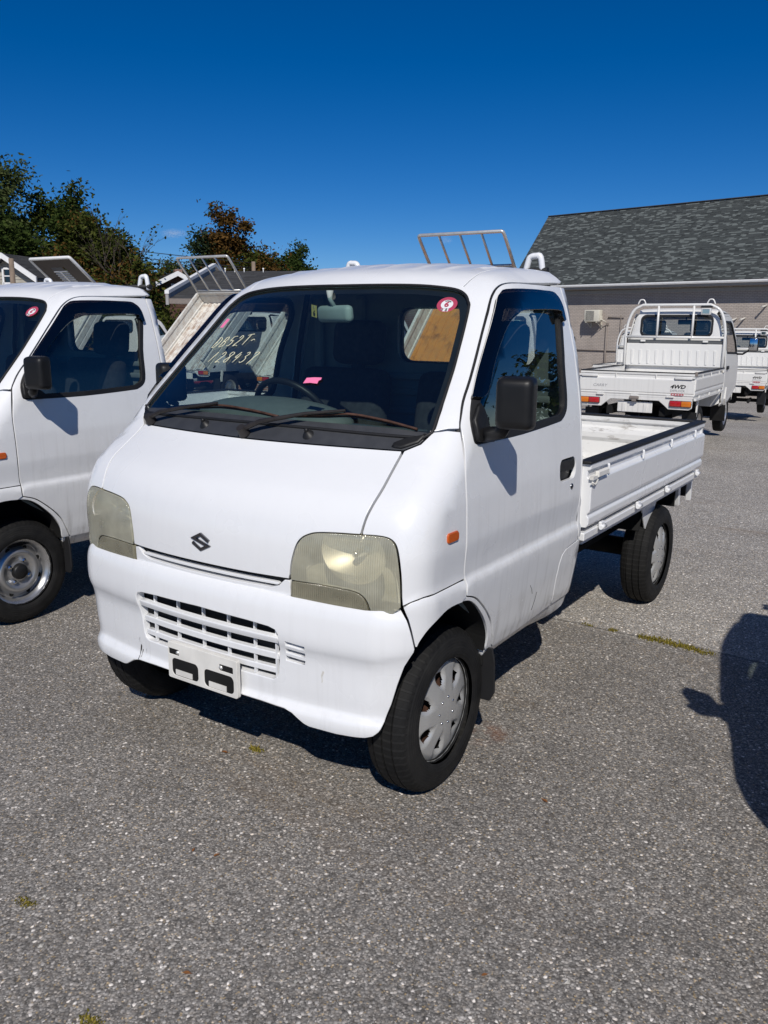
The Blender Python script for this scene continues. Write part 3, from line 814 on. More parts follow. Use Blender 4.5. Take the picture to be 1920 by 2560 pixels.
        jam=np.array([p for p in door_front]+[p for p in rear[::-1]][:0]); jam=jam-grad(fcab,jam)*.019
        g=B(); g.tube([(s*p[0],p[1],p[2]) for p in jam],.013,6); jr=np.array(rear); jr=jr-grad(fcab,jr)*.019; g.build('door_jamb','rubber',root)
        g=B(); g.tube([(s*p[0],p[1],p[2]) for p in jr],.013,6); g.build('door_jamb','rubber',root)
        # handle surround and lock
        ring=[sps(rrect(.787,.842,.985,.996,.04)),sps(rrect(.795,.850,.977,.988,.036))]
        g=B(); q=sp(.918,.871); g.lathe([(.011,0),(.010,.004),(.004,.005),(0,.003)],'x',(s*q[0],q[1],q[2]),14)
        for v in g.bm.verts:
            if s<0: v.co.x=2*s*q[0]-v.co.x
        g.build('door_lock','dark_chrome',door)
        w2=Proj('side').to2(np.array(sps(win))); w2=resample(w2,.03)
        if area2(w2)<0: w2=w2[::-1]
        win_in=[tuple(p) for p in SID.to3(inset(w2,.020))]
        geo_obj('window_seal',[panel_geo([sps(win),win_in],SID,h=.02,off=.0015,depth=.014,gap=-.002)],'rubber',door,mi)
        geo_obj('window_glass',[panel_geo([win_in],SID,h=.05,off=-.010,depth=0,gap=-.004)],'door_glass',door,mi)
        vis=sps(visor_out)+sps(visor_in)
        geo_obj('rain_visor',[panel_geo([vis],SID,h=.025,off=.017,depth=.015,gap=0,bev=.002)],'visor_smoke',door,mi)
        tr=sps([(.12,1.10),(.12,.62),(.40,.43),(1.0,.43),(1.0,1.10)])
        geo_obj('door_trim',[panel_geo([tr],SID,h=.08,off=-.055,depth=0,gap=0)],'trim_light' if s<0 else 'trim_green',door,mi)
        # ---- body behind and under the door
        lr=sps([(.855,.412),(.842,.47),(.840,.53),(.848,.58),(.868,.615),(.90,.630),(.96,.636),(1.010,.640)])+[(.735,1.04,.645),(.73,1.055,.58),(.71,1.06,.41)]
        RC=Proj('cylz',.55)
        P('quarter_panel','door_paint',[lr],RC,mirror=mi,h=.03)
        rp=sps([(1.013,.645),(1.016,.82),(1.016,1.1),(1.012,1.35),(1.003,1.56),(1.0,1.604)])
        bk=lambda x,z: tuple(Proj('back').to3([(x,z)])[0])
        rp=rp+[bk(.55,1.60),bk(.60,1.35),bk(.64,1.1),bk(.65,.645)]
        P('rear_pillar','door_paint',[rp],RC,mirror=mi,h=.03)
        sl=sps([(.312,.40),(.36,.40),(.50,.398),(.855,.412),(1.055,.412),(1.05,.36),(.90,.340),(.60,.338),(.34,.345)])
        P('sill','door_paint',[sl],SID,mirror=mi,h=.04,depth=.05,off=-.006)
        # ---- A pillar and roof rail
        wsx=fps([(x,z) for x,z in ws_half if .44<x<.622 and z>1.146])
        df=[p for p in door_front if p[2]>1.16]
        pil=[(.619,.067,1.151),(.65,.09,1.157),(.686,.114,1.160)]+df[::-1]+[(.602,.85,1.606),(.60,1.0,1.606),(.58,1.05,1.60),(.50,1.045,1.66),(.50,.9,1.68),(.50,.7,1.667),(.50,.60,1.655),(.50,.53,1.632),(.490,.49,1.600)]+wsx
        P('roof_rail','paint',[pil],CYL,mirror=mi,h=.03,gap=.0012)
        # ---- head lamp
        pr=hood_hl+hl_outer[1:]+hl_bot[1:]
        up=hood_hl[:]; up[0]=(.3405,-.257,.728)
        upl=[(.3405,-.257,.727)]+hood_hl[1:]+hl_outer[1:]+hl_bot[1:4]+hl_div[::-1][1:-1]
        lol=hl_div+hl_bot[4:]
        e=empty('headlight',(0,0,0),0,root)
        geo_obj('lens',[panel_geo([upl],FRT,h=.02,off=.003,depth=.012,gap=.0010,bev=.003)],'lamp_lens',e,mi)
        geo_obj('park_lens',[panel_geo([lol],FRT,h=.02,off=.0025,depth=.012,gap=.0016,bev=.003)],'park_lens',e,mi)
        geo_obj('lamp_seal',[panel_geo([pr],FRT,h=.03,off=-.010,depth=.0,gap=-.002)],'rubber',e,mi) if False else None
        geo_obj('housing',[panel_geo([pr],FRT,h=.04,off=-.150,depth=0,gap=-.03)],'lamp_housing',e,mi)
        g=B(); prof=[]
        for k in range(13):
            r=.086*k/12; prof.append((r,r*r*8.0))
        g.lathe(prof,'y',(0,0,0),36)
        mt=Matrix.Translation((s*.515,-.120,.818)) @ RZ(R(16) if s<0 else 0) @ Matrix.Scale(-1.15,4,(0,1,0)) @ Matrix.Scale(1.30,4,(1,0,0)) @ Matrix.Scale(1.02,4,(0,0,1))
        for v in g.bm.verts: v.co=mt @ v.co
        g.build('reflector','reflector',e)
        g=B(); t=bmesh.new(); bmesh.ops.create_uvsphere(t,u_segments=24,v_segments=12,radius=1)
        g.merge(t,Matrix.Translation((s*.49,-.165,.862)) @ RZ(s*R(12)) @ Matrix.Diagonal((.085,.022,.014,1)),True); g.build('added_glint_reflector','reflector',e)  # ellipsoid added inside the lamp to catch the sun as a second highlight
        g=B(); g.lathe([(0,-.012),(.010,-.008),(.013,.01),(.013,.05)],'y',(s*.515,-.17,.815),14); g.build('bulb','chrome',e)
        # ---- side repeater
        sg=sps(rrect(-.035,.848,.029,.878,.010))
        mk=P('side_marker','orange_lens',[sg],SID,mirror=mi,h=.012,off=.007,depth=.010,gap=0,bev=.004)
        # ---- door mirror
        e=empty('door_mirror',(0,0,0),0,root)
        t=bmesh.new(); bmesh.ops.create_cube(t,size=1)
        for v in t.verts: v.co=Vector((v.co.x*.120,v.co.y*.070,v.co.z*.158))
        for v in t.verts:
            if v.co.y<0: v.co.x*=.86; v.co.z*=.90
        bmesh.ops.bevel(t,geom=list(t.edges),offset=.024,segments=4,affect='EDGES',profile=.6)
        g=B(); g.merge(t,Matrix.Translation((s*.842,.150,1.240)) @ RZ(s*R(14)),True)
        hd=g.build('mirror_head','black_plastic',e,sharp=60)
        g=B(); g.box((s*.845,.181,1.236),(.074,.004,.12),RZ(s*R(14)),.010,2); g.build('mirror_glass','chrome',hd)
        g=B()
        base=panel_geo([sps([(.205,1.232),(.158,1.180),(.150,1.120),(.252,1.108),(.262,1.135),(.225,1.160)])],SID,h=.03,off=.020,depth=.022,gap=0,bev=.006)
        bo=geo_obj('mirror_base','black_plastic',e,) if False else geo_obj('mirror_base',[base],'black_plastic',e,mi)
        g=B(); g.tube([(s*.715,.205,1.133),(s*.755,.178,1.145),(s*.80,.150,1.155),(s*.825,.150,1.20)],[.022,.022,.021,.02],10); g.build('mirror_arm','black_plastic',bo)
        # ---- mud flap
        g=B(); g.prism([(s*.60,.40),(s*.712,.405),(s*.722,.36),(s*.725,.25),(s*.708,.215),(s*.64,.215),(s*.60,.25)],'y',.335,.345,.002); g.build('mudflap','rubber',root)
    # ---- roof with shallow ribs
    def froof(Pq):
        Pq=np.atleast_2d(Pq); x,y=Pq[:,0],Pq[:,1]
        rib=.007*np.exp(-((np.abs(((x/.115)+.5)%1-.5))/.16)**2)*np.clip((y-.56)/.08,0,1)*np.clip((1.0-y)/.05,0,1)*(np.abs(x)<.46)
        return fcab(Pq)-rib
    wst=fps([(x,z) for x,z in ws_half if z>1.568 and x<.475])
    half=wst+[(.490,.49,1.600),(.50,.53,1.632),(.50,.60,1.655),(.50,.7,1.667),(.50,.9,1.68),(.50,1.045,1.66),(0,1.052,1.675)]
    loop=half+mir(half[1:-1])[::-1]
    P('roof','paint',[loop],Proj('cyly',.95,froof),h=.024,gap=.0008,depth=.01)
    P('headliner','headliner',[[(x,y,1.6) for x,y in ((-.5,.47),(.5,.47),(.52,1.02),(-.52,1.02))]],Proj('top'),h=.1,off=-.03,depth=0,gap=0)
    # ---- back wall with its window
    bk=lambda L: [tuple(p) for p in BAK.to3(L)]
    rw=rrect(-.13,1.298,.53,1.538,.055)
    bl=bk([(.55,1.66),(.55,1.60),(.60,1.35),(.64,1.1),(.65,.645),(.65,.41)])
    bl=bl+mir(bl)[::-1]
    cb=P('cab_back','paint',[bl,bk(rw)],BAK,h=.06,depth=.03)
    geo_obj('rear_window',[panel_geo([bk(rw)],BAK,h=.1,off=-.012,depth=0,gap=-.004)],'rear_glass',cb)
    geo_obj('rear_window_seal',[panel_geo([bk(rrect(-.145,1.283,.545,1.553,.065)),bk(rrect(-.118,1.310,.518,1.526,.05))],BAK,h=.05,off=.006,depth=.018,gap=0)],'rubber',cb)
    tw=rrect(-.118,1.306,.515,1.53,.055)
    geo_obj('cab_back_trim',[panel_geo([[(x,1.03,z) for x,z in ((-.57,1.63),(-.69,1.1),(-.69,.45),(.69,.45),(.69,1.1),(.57,1.63))],[(x,1.03,z) for x,z in tw]],BAK,h=.06,off=-.045,depth=0,gap=0)],'trim_green',cb)
    g=B()
    for zz in (1.02,1.10,1.18,1.245): g.box((.0,1.006,zz),(1.2,.016,.03),None,.008,2)
    for xx in (-.53,-.30): g.box((xx,1.0,1.40),(.05,.03,.36),None,.01,1)
    g.build('back_wall_rib','trim_green',cb)
    # ---- windscreen
    ws=ws_half+[(-x,z) for x,z in ws_half[1:-1]][::-1]
    w2=resample(np.array(ws),.04); w2=w2[::-1] if area2(w2)<0 else w2
    inner=[]
    for x,z in ws_half:
        inner.append((x*(1-.055) if x>.3 else x,z))
    hin=[(0,1.568),(.2,1.5675),(.33,1.564),(.415,1.557),(.460,1.547),(.487,1.532),(.506,1.51),(.522,1.48),(.568,1.31),(.594,1.185),(.598,1.156),(.5,1.154),(.25,1.156),(0,1.158)]
    fin=hin+[(-x,z) for x,z in hin[1:-1]][::-1]
    wsl=geo_obj('windshield',[panel_geo([[(x,0,z) for x,z in ws]],FRO,h=.06,off=-.004,depth=0,gap=-.002)],'windshield_glass',root)
    geo_obj('frit_border',[panel_geo([[(x,0,z) for x,z in ws],[(x,0,z) for x,z in fin]],FRO,h=.04,off=-.0075,depth=0,gap=-.001)],'ink_black',wsl)
    sealpts=FRO.to3(resample(np.array(ws),.03)); sealpts=sealpts+grad(fcab,sealpts)*.001
    g=B(); g.tube(sealpts.tolist(),.0052,6,closed=True); g.build('windshield_seal','rubber',wsl)
    # ---- cowl
    ch=cowl_edge[::-1]+[(.60,.03,1.118),(.619,.062,1.147)]+fps([(.60,1.150),(.5,1.157),(.3,1.160),(.15,1.161),(0,1.161)])
    cl=ch+mir(ch[1:-1])[::-1]
    cowl=P('cowl_panel','cowl_plastic',[cl],FRT,h=.03,off=-.001,depth=.02,gap=.001)
    for s in (1,-1):
        cc=[(s*x,y,z) for x,y,z in ((.515,-.004,1.101),(.556,.002,1.0995),(.598,.03,1.117),(.616,.062,1.146),(.585,.05,1.140),(.545,.03,1.130),(.515,.015,1.117))]
        geo_obj('cowl_cap',[panel_geo([cc],FRT,h=.02,off=.009,depth=.012,gap=0,bev=.006)],'black_plastic',cowl)
    for s in (1,-1):
        q=fp(s*.225,1.121); g=B()
        t=bmesh.new(); bmesh.ops.create_cone(t,segments=14,radius1=.021,radius2=.007,depth=.016,cap_ends=True)
        g.merge(t,Matrix.Translation((q[0],q[1]-.003,q[2]+.004)) @ RX(R(40)),True)
        t=bmesh.new(); bmesh.ops.create_uvsphere(t,u_segments=10,v_segments=8,radius=.0075); g.merge(t,Matrix.Translation((q[0],q[1]-.008,q[2]+.014)),True)
        g.build('washer_nozzle','black_plastic',cowl,sharp=50)
    # ---- wipers
    def lift(L,d):
        A_=np.array([fp(x,z) for x,z in L]); return (A_+grad(fcab,A_)*np.array(d)[:,None])
    for nm,(pv,arm,bl) in (('a',((-.016,1.108),[(-.016,1.108),(.05,1.128),(.20,1.162),(.33,1.180)],[(.145,1.166),(.25,1.171),(.345,1.177),(.46,1.168),(.575,1.151)])),
                            ('b',((-.515,1.108),[(-.515,1.108),(-.45,1.124),(-.33,1.150),(-.19,1.174)],[(-.36,1.160),(-.27,1.168),(-.173,1.174),(-.04,1.170),(.085,1.160)]))):
        w=empty('wiper',(0,0,0),0,root)
        A_=lift(arm,(.022,.034,.030,.026)); g=B()
        g.tube(A_.tolist(),[.0095,.008,.006,.0045],8); q=A_[0]
        t=bmesh.new(); bmesh.ops.create_cone(t,segments=16,radius1=.020,radius2=.014,depth=.030,cap_ends=True); g.merge(t,Matrix.Translation((q[0],q[1],q[2]-.005)) @ RX(R(42)),True)
        g.build('wiper_arm','wiper_black',w,sharp=50)
        b=lift(bl,(.008,.012,.015,.012,.008)); g=B(); g.tube(catmull(b,5).tolist(),.0042,6); g.build('blade_frame','rust_blade',w)
        b=lift(bl,(.003,.003,.003,.003,.003)); g=B(); g.tube(catmull(b,5).tolist(),.0034,5); g.build('wiper_blade','rubber',w)
    # ---- cab inside
    g=B(); g.box((0,.55,.42),(1.30,1.0,.04)); g.box((0,-.02,.70),(1.24,.03,.56)); g.build('cab_floor','dark_under',root)
    g=B()
    g.prism([(.02,1.10),(.10,1.138),(.34,1.118),(.40,1.06),(.40,.80),(.02,.80)],'x',-.62,.62,.02,2)
    dash=g.build('dashboard','dash_plastic',root,sharp=45)
    g=B(); t=bmesh.new(); bmesh.ops.create_uvsphere(t,u_segments=28,v_segments=14,radius=1)
    for v in t.verts:
        if v.co.z<0: v.co.z*=.3
    g.merge(t,Matrix.Translation((-.17,.26,1.118)) @ Matrix.Diagonal((.36,.13,.082,1)),True); g.build('instrument_hood','dash_plastic',dash)
    sw=empty('steering_wheel',(0,0,0),0,root)
    mt=Matrix.Translation((-.215,.44,1.105)) @ RX(R(-58+0))
    ring=[mt @ Vector((.172*math.cos(a),.172*math.sin(a),0)) for a in np.linspace(0,2*math.pi,40,endpoint=False)]
    g=B(); g.tube(ring,.0125,8,closed=True); g.build('steering_rim','black_plastic',sw)
    g=B(); g.merge((lambda t:(bmesh.ops.create_cube(t,size=1),t)[1])(bmesh.new()),mt @ Matrix.Translation((0,-.03,-.02)) @ Matrix.Diagonal((.14,.09,.05,1)))
    for a in (.1,math.pi-.1): g.tube([mt @ Vector((0,-.02,-.01)),mt @ Vector((.168*math.cos(a),.168*math.sin(a)-.02,0))],.012,6)
    g.tube([mt @ Vector((0,0,-.03)),(-.215,.28,1.0)],.03,8)
    g.build('steering_hub','black_plastic',sw)
    for s in (1,-1):
        st=empty('seat',(0,0,0),0,root)
        g=B(); g.box((s*.30,.62,.78),(.46,.46,.16),None,.05,3); g.build('seat_cushion','seat_cloth',st)
        g=B(); g.box((s*.30,.86,1.05),(.44,.12,.46),RX(R(-10)),.05,3); g.build('seat_back','seat_cloth',st)
        g=B(); hx=-.255 if s<0 else .40; g.box((hx,.925,1.385),(.25,.09,.185),RX(R(-6)),.04,3); g.tube([(hx,.91,1.22),(hx,.925,1.36)],.03,8); g.build('headrest','seat_cloth',st)
    im=empty('interior_mirror',(0,0,0),0,root)
    g=B(); g.box((.0,.415,1.494),(.215,.035,.060),RZ(R(-22)) @ RX(R(6)),.02,3); g.build('mirror_shell','mirror_trim',im)
    g=B(); g.tube([(0,.41,1.52),(-.012,.40,1.545),(-.012,.40,1.575)],[.009,.008,.013],8); g.build('mirror_stalk','trim_light',im)
    # ---- chassis
    g=B()
    for s in (1,-1): g.box((s*.33,1.75,.50),(.07,2.6,.11)); 
    for yy in (.5,1.3,1.9,2.6,2.93): g.box((0,yy,.50),(.62,.06,.09))
    g.box((0,1.7,.40),(.34,.5,.20)); g.tube([(-.62,2.394,.281),(.62,2.394,.281)],.05,10); g.box((0,2.394,.281),(.2,.2,.18),None,.05,2)
    g.tube([(-.6,.055,.281),(.6,.055,.281)],.035,8); g.box((-.2,1.55,.36),(.25,.6,.16)); g.box((.42,1.42,.46),(.20,.34,.22))
    for s in (1,-1): g.box((s*.45,2.2,.40),(.06,1.1,.025)); 
    g.box((0,.1,.38),(.8,.5,.14)); g.box((0,.75,.39),(1.2,.5,.03))
    g.build('chassis_frame','dark_under',root)
    # ---- bed
    g=B(); g.box((0,2.045,.655),(1.38,1.88,.03))
    for k in range(9): g.box((-.60+.15*k,2.045,.674),(.07,1.84,.010),None,.003)
    bed=g.build('bed_floor','bed_paint',root)
    g=B(); g.box((0,1.108,.80),(1.40,.026,.30),None,.004); g.build('bed_front_wall','bed_paint',root)
    for s in (1,-1):
        g=B(); g.prism(gate_profile(s),'y',1.118,2.990,.0025)
        gt=g.build('side_gate','paint',root)
        g=B(); g.box((s*.7125,2.05,.9345),(.054,1.89,.013),None,.004,2); g.build('gate_cap','rubber',gt)
        for yy in (1.316,1.80,2.279,2.761):
            g=B(); g.tube([(s*.738,yy,.908),(s*.7405,yy,.900),(s*.7405,yy,.872),(s*.741,yy,.864)],.0055,7); g.build('rope_hook','paint',gt)
        for yy in (1.274,1.774,2.264,2.882):
            g=B(); g.box((s*.740,yy,.656),(.014,.04,.026),None,.003); g.tube([(s*.747,yy-.028,.647),(s*.747,yy+.028,.647)],.009,8); g.build('gate_hinge','paint',gt)
        l=B(); l.box((s*.748,1.215,.884),(.018,.125,.026),None,.004,1); l.box((s*.744,1.13,.874),(.016,.05,.014)); l.tube([(s*.75,1.10,.86),(s*.75,1.135,.845),(s*.75,1.165,.862)],.004,6); l.build('gate_latch','bare_bracket',gt)
        g=B(); g.box((s*.715,2.03,.632),(.030,1.86,.034),None,.004); g.box((s*.706,2.03,.605),(.012,1.80,.02)); g.build('bed_rail','paint',root)
        # brackets and rear mudguards
        g=B(); g.prism([(2.372,.61),(2.376,.57),(2.285,.445),(2.20,.44),(2.12,.555),(2.12,.61)],'x',s*.655,s*.663,.0015); g.build('guard_bracket','paint',root)
        g=B(); g.box((s*.56,2.13,.52),(.20,.012,.16),RX(R(-30))); g.build('wheel_guard','dark_under',root)
        g=B(); g.prism([(2.79,.61),(2.85,.61),(2.866,.455),(2.845,.455)],'x',s*.60,s*.664,.0015); g.build('guard_bracket','paint',root)
        g=B(); g.box((s*.53,2.80,.53),(.24,.012,.15)); g.build('wheel_guard','black_plastic',root)
        g=B(); g.prism([(3.0,.60),(3.03,.60),(3.045,.47),(3.025,.455)],'x',s*.655,s*.685,.002); g.build('guard_bracket','paint',root)
        g=B(); g.box((s*.53,3.0,.54),(.26,.012,.11)); g.build('wheel_guard','black_plastic',root)
    # tail gate: rolled profile
    g=B(); pr=[(2.948,.930),(2.948,.905),(2.962,.895),(2.962,.87),(2.948,.858),(2.940,.83),(2.944,.80),(2.962,.775),(2.962,.70),(2.955,.668),(2.995,.668),(3.0,.72),(3.0,.86),(2.99,.87),(2.99,.93)]
    g.prism(pr,'x',-.728,.728,.002); tg=g.build('tail_gate','bed_paint',root)
    g=B(); g.box((0,2.972,.9345),(1.452,.052,.013),None,.004,2); g.build('gate_cap','rubber',tg)
    # front corner post of the bed and guard loops on the cab roof
    for s in (1,-1):
        g=B(); g.tube(catmull([(s*(x+.022),1.14,z) for x,z in ((.380,1.655),(.392,1.705),(.402,1.726),(.425,1.730),(.445,1.724),(.458,1.655))],4).tolist(),.0125,8); g.build('guard_loop','paint',root)
    g=B(); g.tube([(-.50,1.14,1.672),(.50,1.14,1.672)],.014,8); g.build('guard_bar','rubber',root)

# ------------------------------------------------------------------ older kei trucks seen from behind (frame: tail at y=0, front towards -y)
def old_wheel(root,x,y,s,Rr=.262):
    e=empty('wheel',(0,y,Rr),0,root)
    g=B(); g.lathe([(.16,-.02),(.168,.0),(.20,.006),(.235,.002),(.254,-.012),(Rr,-.03),(Rr,-.11),(.254,-.128),(.20,-.14),(.16,-.12)],'x',(0,0,0),40)
    for v in g.bm.verts: v.co.x=s*(x+v.co.x)
    g.build('tyre','tyre',e,sharp=40)
    g=B(); g.lathe([(.166,-.004),(.16,-.012),(.15,-.045),(.12,-.03),(.09,-.014),(.05,-.03),(.035,-.012),(0,-.01)],'x',(0,0,0),32)
    for v in g.bm.verts: v.co.x=s*(x+v.co.x)
    g.build('wheel_disc','steel_wheel',e); return e
def face_rear(x,y,z,rx=0): return Matrix(((-1,0,0,x),(0,0,1,y),(0,1,0,z),(0,0,0,1)))
def place_text(parent,name,txt,size,mt,mat,shear=0,bold=0,sx=1):
    me=text_mesh(txt,size,shear,.0008,bold); me.transform(mt @ Matrix.Scale(sx,4,(1,0,0))); me.materials.clear(); me.materials.append(M[mat])
    me.name=name; return link(bpy.data.objects.new(name,me),parent)

def old_cab(root,pm='old_paint'):
    FB_=Proj('back',0,fold); SD=Proj('side',0,fold); FR=Proj('front',0,fold); TP=Proj('top',0,fold); CY=Proj('cyly',1.0,fold)
    P=lambda n,l,pr,**k: panel(n,root,pm,l,pr,**k)
    rw=rrect(-.475,1.35,.475,1.625,.07)
    q=[(.56,.40),(.66,.45),(.66,1.0),(.62,1.35),(.56,1.60),(.50,1.675)]; q=q+[(-x,z) for x,z in q][::-1]
    b3=lambda L,pr: [tuple(p) for p in pr.to3(L)]
    cb=P('cab_back',[b3(q,FB_),b3(rw,FB_)],FB_,h=.07,depth=.03)
    geo_obj('rear_window',[panel_geo([b3(rw,FB_)],FB_,h=.12,off=-.01,depth=0,gap=-.004)],'old_glass',cb)
    geo_obj('rear_window_seal',[panel_geo([b3(rrect(-.49,1.335,.49,1.64,.08),FB_),b3(rrect(-.462,1.363,.462,1.612,.06),FB_)],FB_,h=.06,off=.005,depth=.015,gap=0)],'rubber',cb)
    for s,mi in ((1,False),(-1,True)):
        wn_=[(-2.12,1.12),(-2.06,1.18),(-2.10,1.50),(-2.16,1.56),(-2.60,1.56),(-2.70,1.52),(-2.98,1.14),(-2.94,1.10)]
        dq=[(-2.03,.46),(-2.02,1.62),(-2.60,1.63),(-2.72,1.60),(-2.98,1.24),(-3.06,1.06),(-3.06,.72),(-2.90,.60),(-2.44,.46)]
        d=panel('door',root,pm,[b3(dq,SD),b3(wn_,SD)],SD,mirror=mi,h=.06)
        geo_obj('window_glass',[panel_geo([b3(wn_,SD)],SD,h=.12,off=-.01,depth=0,gap=-.004)],'old_glass',d,mi)
        w2=resample(np.array(wn_),.04); w2=w2[::-1] if area2(w2)<0 else w2
        geo_obj('window_seal',[panel_geo([b3(wn_,SD),b3(inset(w2,.025),SD)],SD,h=.05,off=.002,depth=.015,gap=-.002)],'rubber',d,mi)
        g=B(); g.box((s*.70,-2.16,.93),(.02,.13,.05),None,.008,2); g.build('door_handle','black_plastic',d)
        low=[(-2.03,.40),(-2.03,.46),(-2.44,.46),(-2.90,.60),(-3.06,.72),(-3.06,1.06),(-3.17,1.02),(-3.2,.9),(-3.2,.62),(-3.0,.58),(-2.86,.52),(-2.45,.40)]
        panel('side_panel',root,pm,[b3(low,SD)],SD,mirror=mi,h=.06)
        rail=[(-2.02,1.62),(-2.60,1.63),(-2.72,1.60),(-2.98,1.24),(-3.06,1.06),(-3.14,1.06),(-3.04,1.26),(-2.80,1.66),(-2.6,1.70),(-2.02,1.70)]
        r3=[tuple(p) for p in SD.to3(np.minimum(np.array(rail),[9,1.655]))]
        panel('roof_rail',root,pm,[r3],SD,mirror=mi,h=.05,gap=.001)
        e=empty('door_mirror',(0,0,0),0,root)
        g=B(); g.box((s*.90,-2.93,1.24),(.13,.07,.20),RZ(s*R(-12)),.03,3); g.build('mirror_head','black_plastic',e)
        g=B(); g.box((s*.90,-2.89,1.24),(.105,.006,.17),RZ(s*R(-12)),.01,2); g.build('mirror_glass','chrome',e)
        g=B(); g.tube([(s*.66,-2.96,1.10),(s*.76,-2.95,1.10),(s*.86,-2.94,1.17)],.014,8); g.build('mirror_arm','black_plastic',e)
    rf=[(.52,-2.0),(.57,-2.2),(.57,-2.66),(.50,-2.78),(0,-2.82)]
    rf=rf+[(-x,y) for x,y in rf[:-1]][::-1]
    P('roof',[b3(rf,TP)],TP,h=.06,gap=.001)
    fr=[(0,1.05),(.60,1.06),(.585,1.2),(.545,1.50),(.50,1.585),(0,1.60)]; frl=fr+[(-x,z) for x,z in fr[1:-1]][::-1]
    fo=[(.64,.42),(.66,.9),(.63,1.06),(.60,1.35),(.55,1.60),(.50,1.65)]; fo=fo+[(-x,z) for x,z in fo][::-1]
    fpn=P('front_panel',[b3(fo,FR),b3(frl,FR)],FR,h=.07)
    geo_obj('windshield',[panel_geo([b3(frl,FR)],FR,h=.12,off=-.01,depth=0,gap=-.004)],'old_glass',fpn)
    g=B(); g.box((0,-2.55,.44),(1.28,1.1,.05)); g.box((0,-2.0,.75),(1.26,.02,.55)); g.build('cab_floor','dark_under',root)
    g=B(); g.box((0,-3.0,.98),(1.2,.26,.2),None,.04,2); g.build('dashboard','shade_grey',root)
    for s in (1,-1):
        st=empty('seat',(0,0,0),0,root)
        g=B(); g.box((s*.30,-2.12,1.15),(.44,.11,.5),RX(R(8)),.04,3)
        g.build('seat_back','seat_cloth',st)
        g=B(); g.box((s*.30,-2.10,1.48),(.27,.08,.17),None,.035,3)
        for k in range(5): g.box((s*.30,-2.055,1.42+.03*k),(.20,.012,.014),None,.004)
        g.build('headrest','seat_cloth',st)
    g=B(); g.box((0.0,-2.62,1.545),(.23,.03,.07),None,.012,2); g.tube([(0,-2.63,1.58),(0,-2.62,1.66)],.012,6); g.build('interior_mirror','black_plastic',root)

def old_base(root):
    g=B()
    for s in (1,-1): g.box((s*.32,-1.6,.46),(.07,3.0,.10))
    g.box((0,-.62,.262),(1.1,.07,.07)); g.box((0,-.62,.27),(.18,.2,.18),None,.05,2); g.box((0,-1.6,.36),(.4,.7,.16)); g.box((0,-2.6,.33),(1.1,.5,.2)); g.tube([(-.38,-.5,.30),(-.38,.02,.27)],.03,10)
    g.build('chassis_frame','dark_under',root)
    for s in (1,-1):
        old_wheel(root,.66,-.62,s); old_wheel(root,.65,-2.62,s)
        g=B(); g.box((s*.60,-.30,.33),(.17,.008,.26)); g.build('mudflap','black_plastic',root)
        g=B(); g.box((s*.60,-2.28,.33),(.20,.008,.30),RX(R(-8))); g.build('mudflap','black_plastic',root)
        g=B(); g.prism([(-2.28,.66),(-2.22,.66),(-2.20,.5),(-2.30,.36),(-2.36,.36),(-2.26,.5)],'x',s*.66,s*.70,.003); g.build('guard_bracket','old_paint',root)
        g=B(); g.prism([(-.42,.62),(-.36,.62),(-.33,.40),(-.38,.40)],'x',s*.66,s*.675,.002); g.build('guard_bracket','old_paint',root)

def tail_lights(root,parent=None):
    pr=[(-.675,.645),(-.675,.53),(-.64,.505),(-.405,.505),(-.36,.545),(-.29,.60),(.29,.60),(.36,.545),(.405,.505),(.64,.505),(.675,.53),(.675,.645)]
    g=B(); g.prism(pr,'y',-.035,-.012,.004); va=g.build('tail_valance','old_paint',root)
    for s in (1,-1):
        e=empty('tail_light',(0,0,0),0,root)
        g=B(); g.box((s*.545,-.004,.577),(.25,.02,.074),None,.006,2); g.build('light_bezel','rubber',e)
        g=B(); g.box((s*.488,.008,.577),(.130,.022,.064),None,.006,2); g.box((s*.455,.0085,.577),(.05,.022,.058),None,.006,2); g.build('brake_lens','red_lens',e)
        g=B(); g.box((s*.612,.008,.577),(.110,.022,.064),None,.006,2); g.build('turn_lens','amber_lens',e)
        g=B(); g.lathe([(.018,-.012),(.02,.002),(.012,.012),(0,.014)],'y',(s*.655,0,.575),12); g.build('reverse_button','black_plastic',va)
    g=B(); g.box((0,-.06,.51),(.42,.012,.13),None,.004)
    for k in (-1,1): g.box((k*.13,-.05,.50),(.05,.01,.11),None,.004)
    g.build('plate_panel','old_paint',root)
    g=B(); g.box((0,.004,.628),(.11,.022,.034),None,.004); g.box((0,-.005,.60),(.05,.03,.03)); g.build('plate_lamp','pipe_brown',root)
    for x in (-.42,0.0,.42):
        g=B(); g.box((x,-.004,.655),(.09,.03,.022),None,.004); g.build('gate_hinge','old_paint',root)

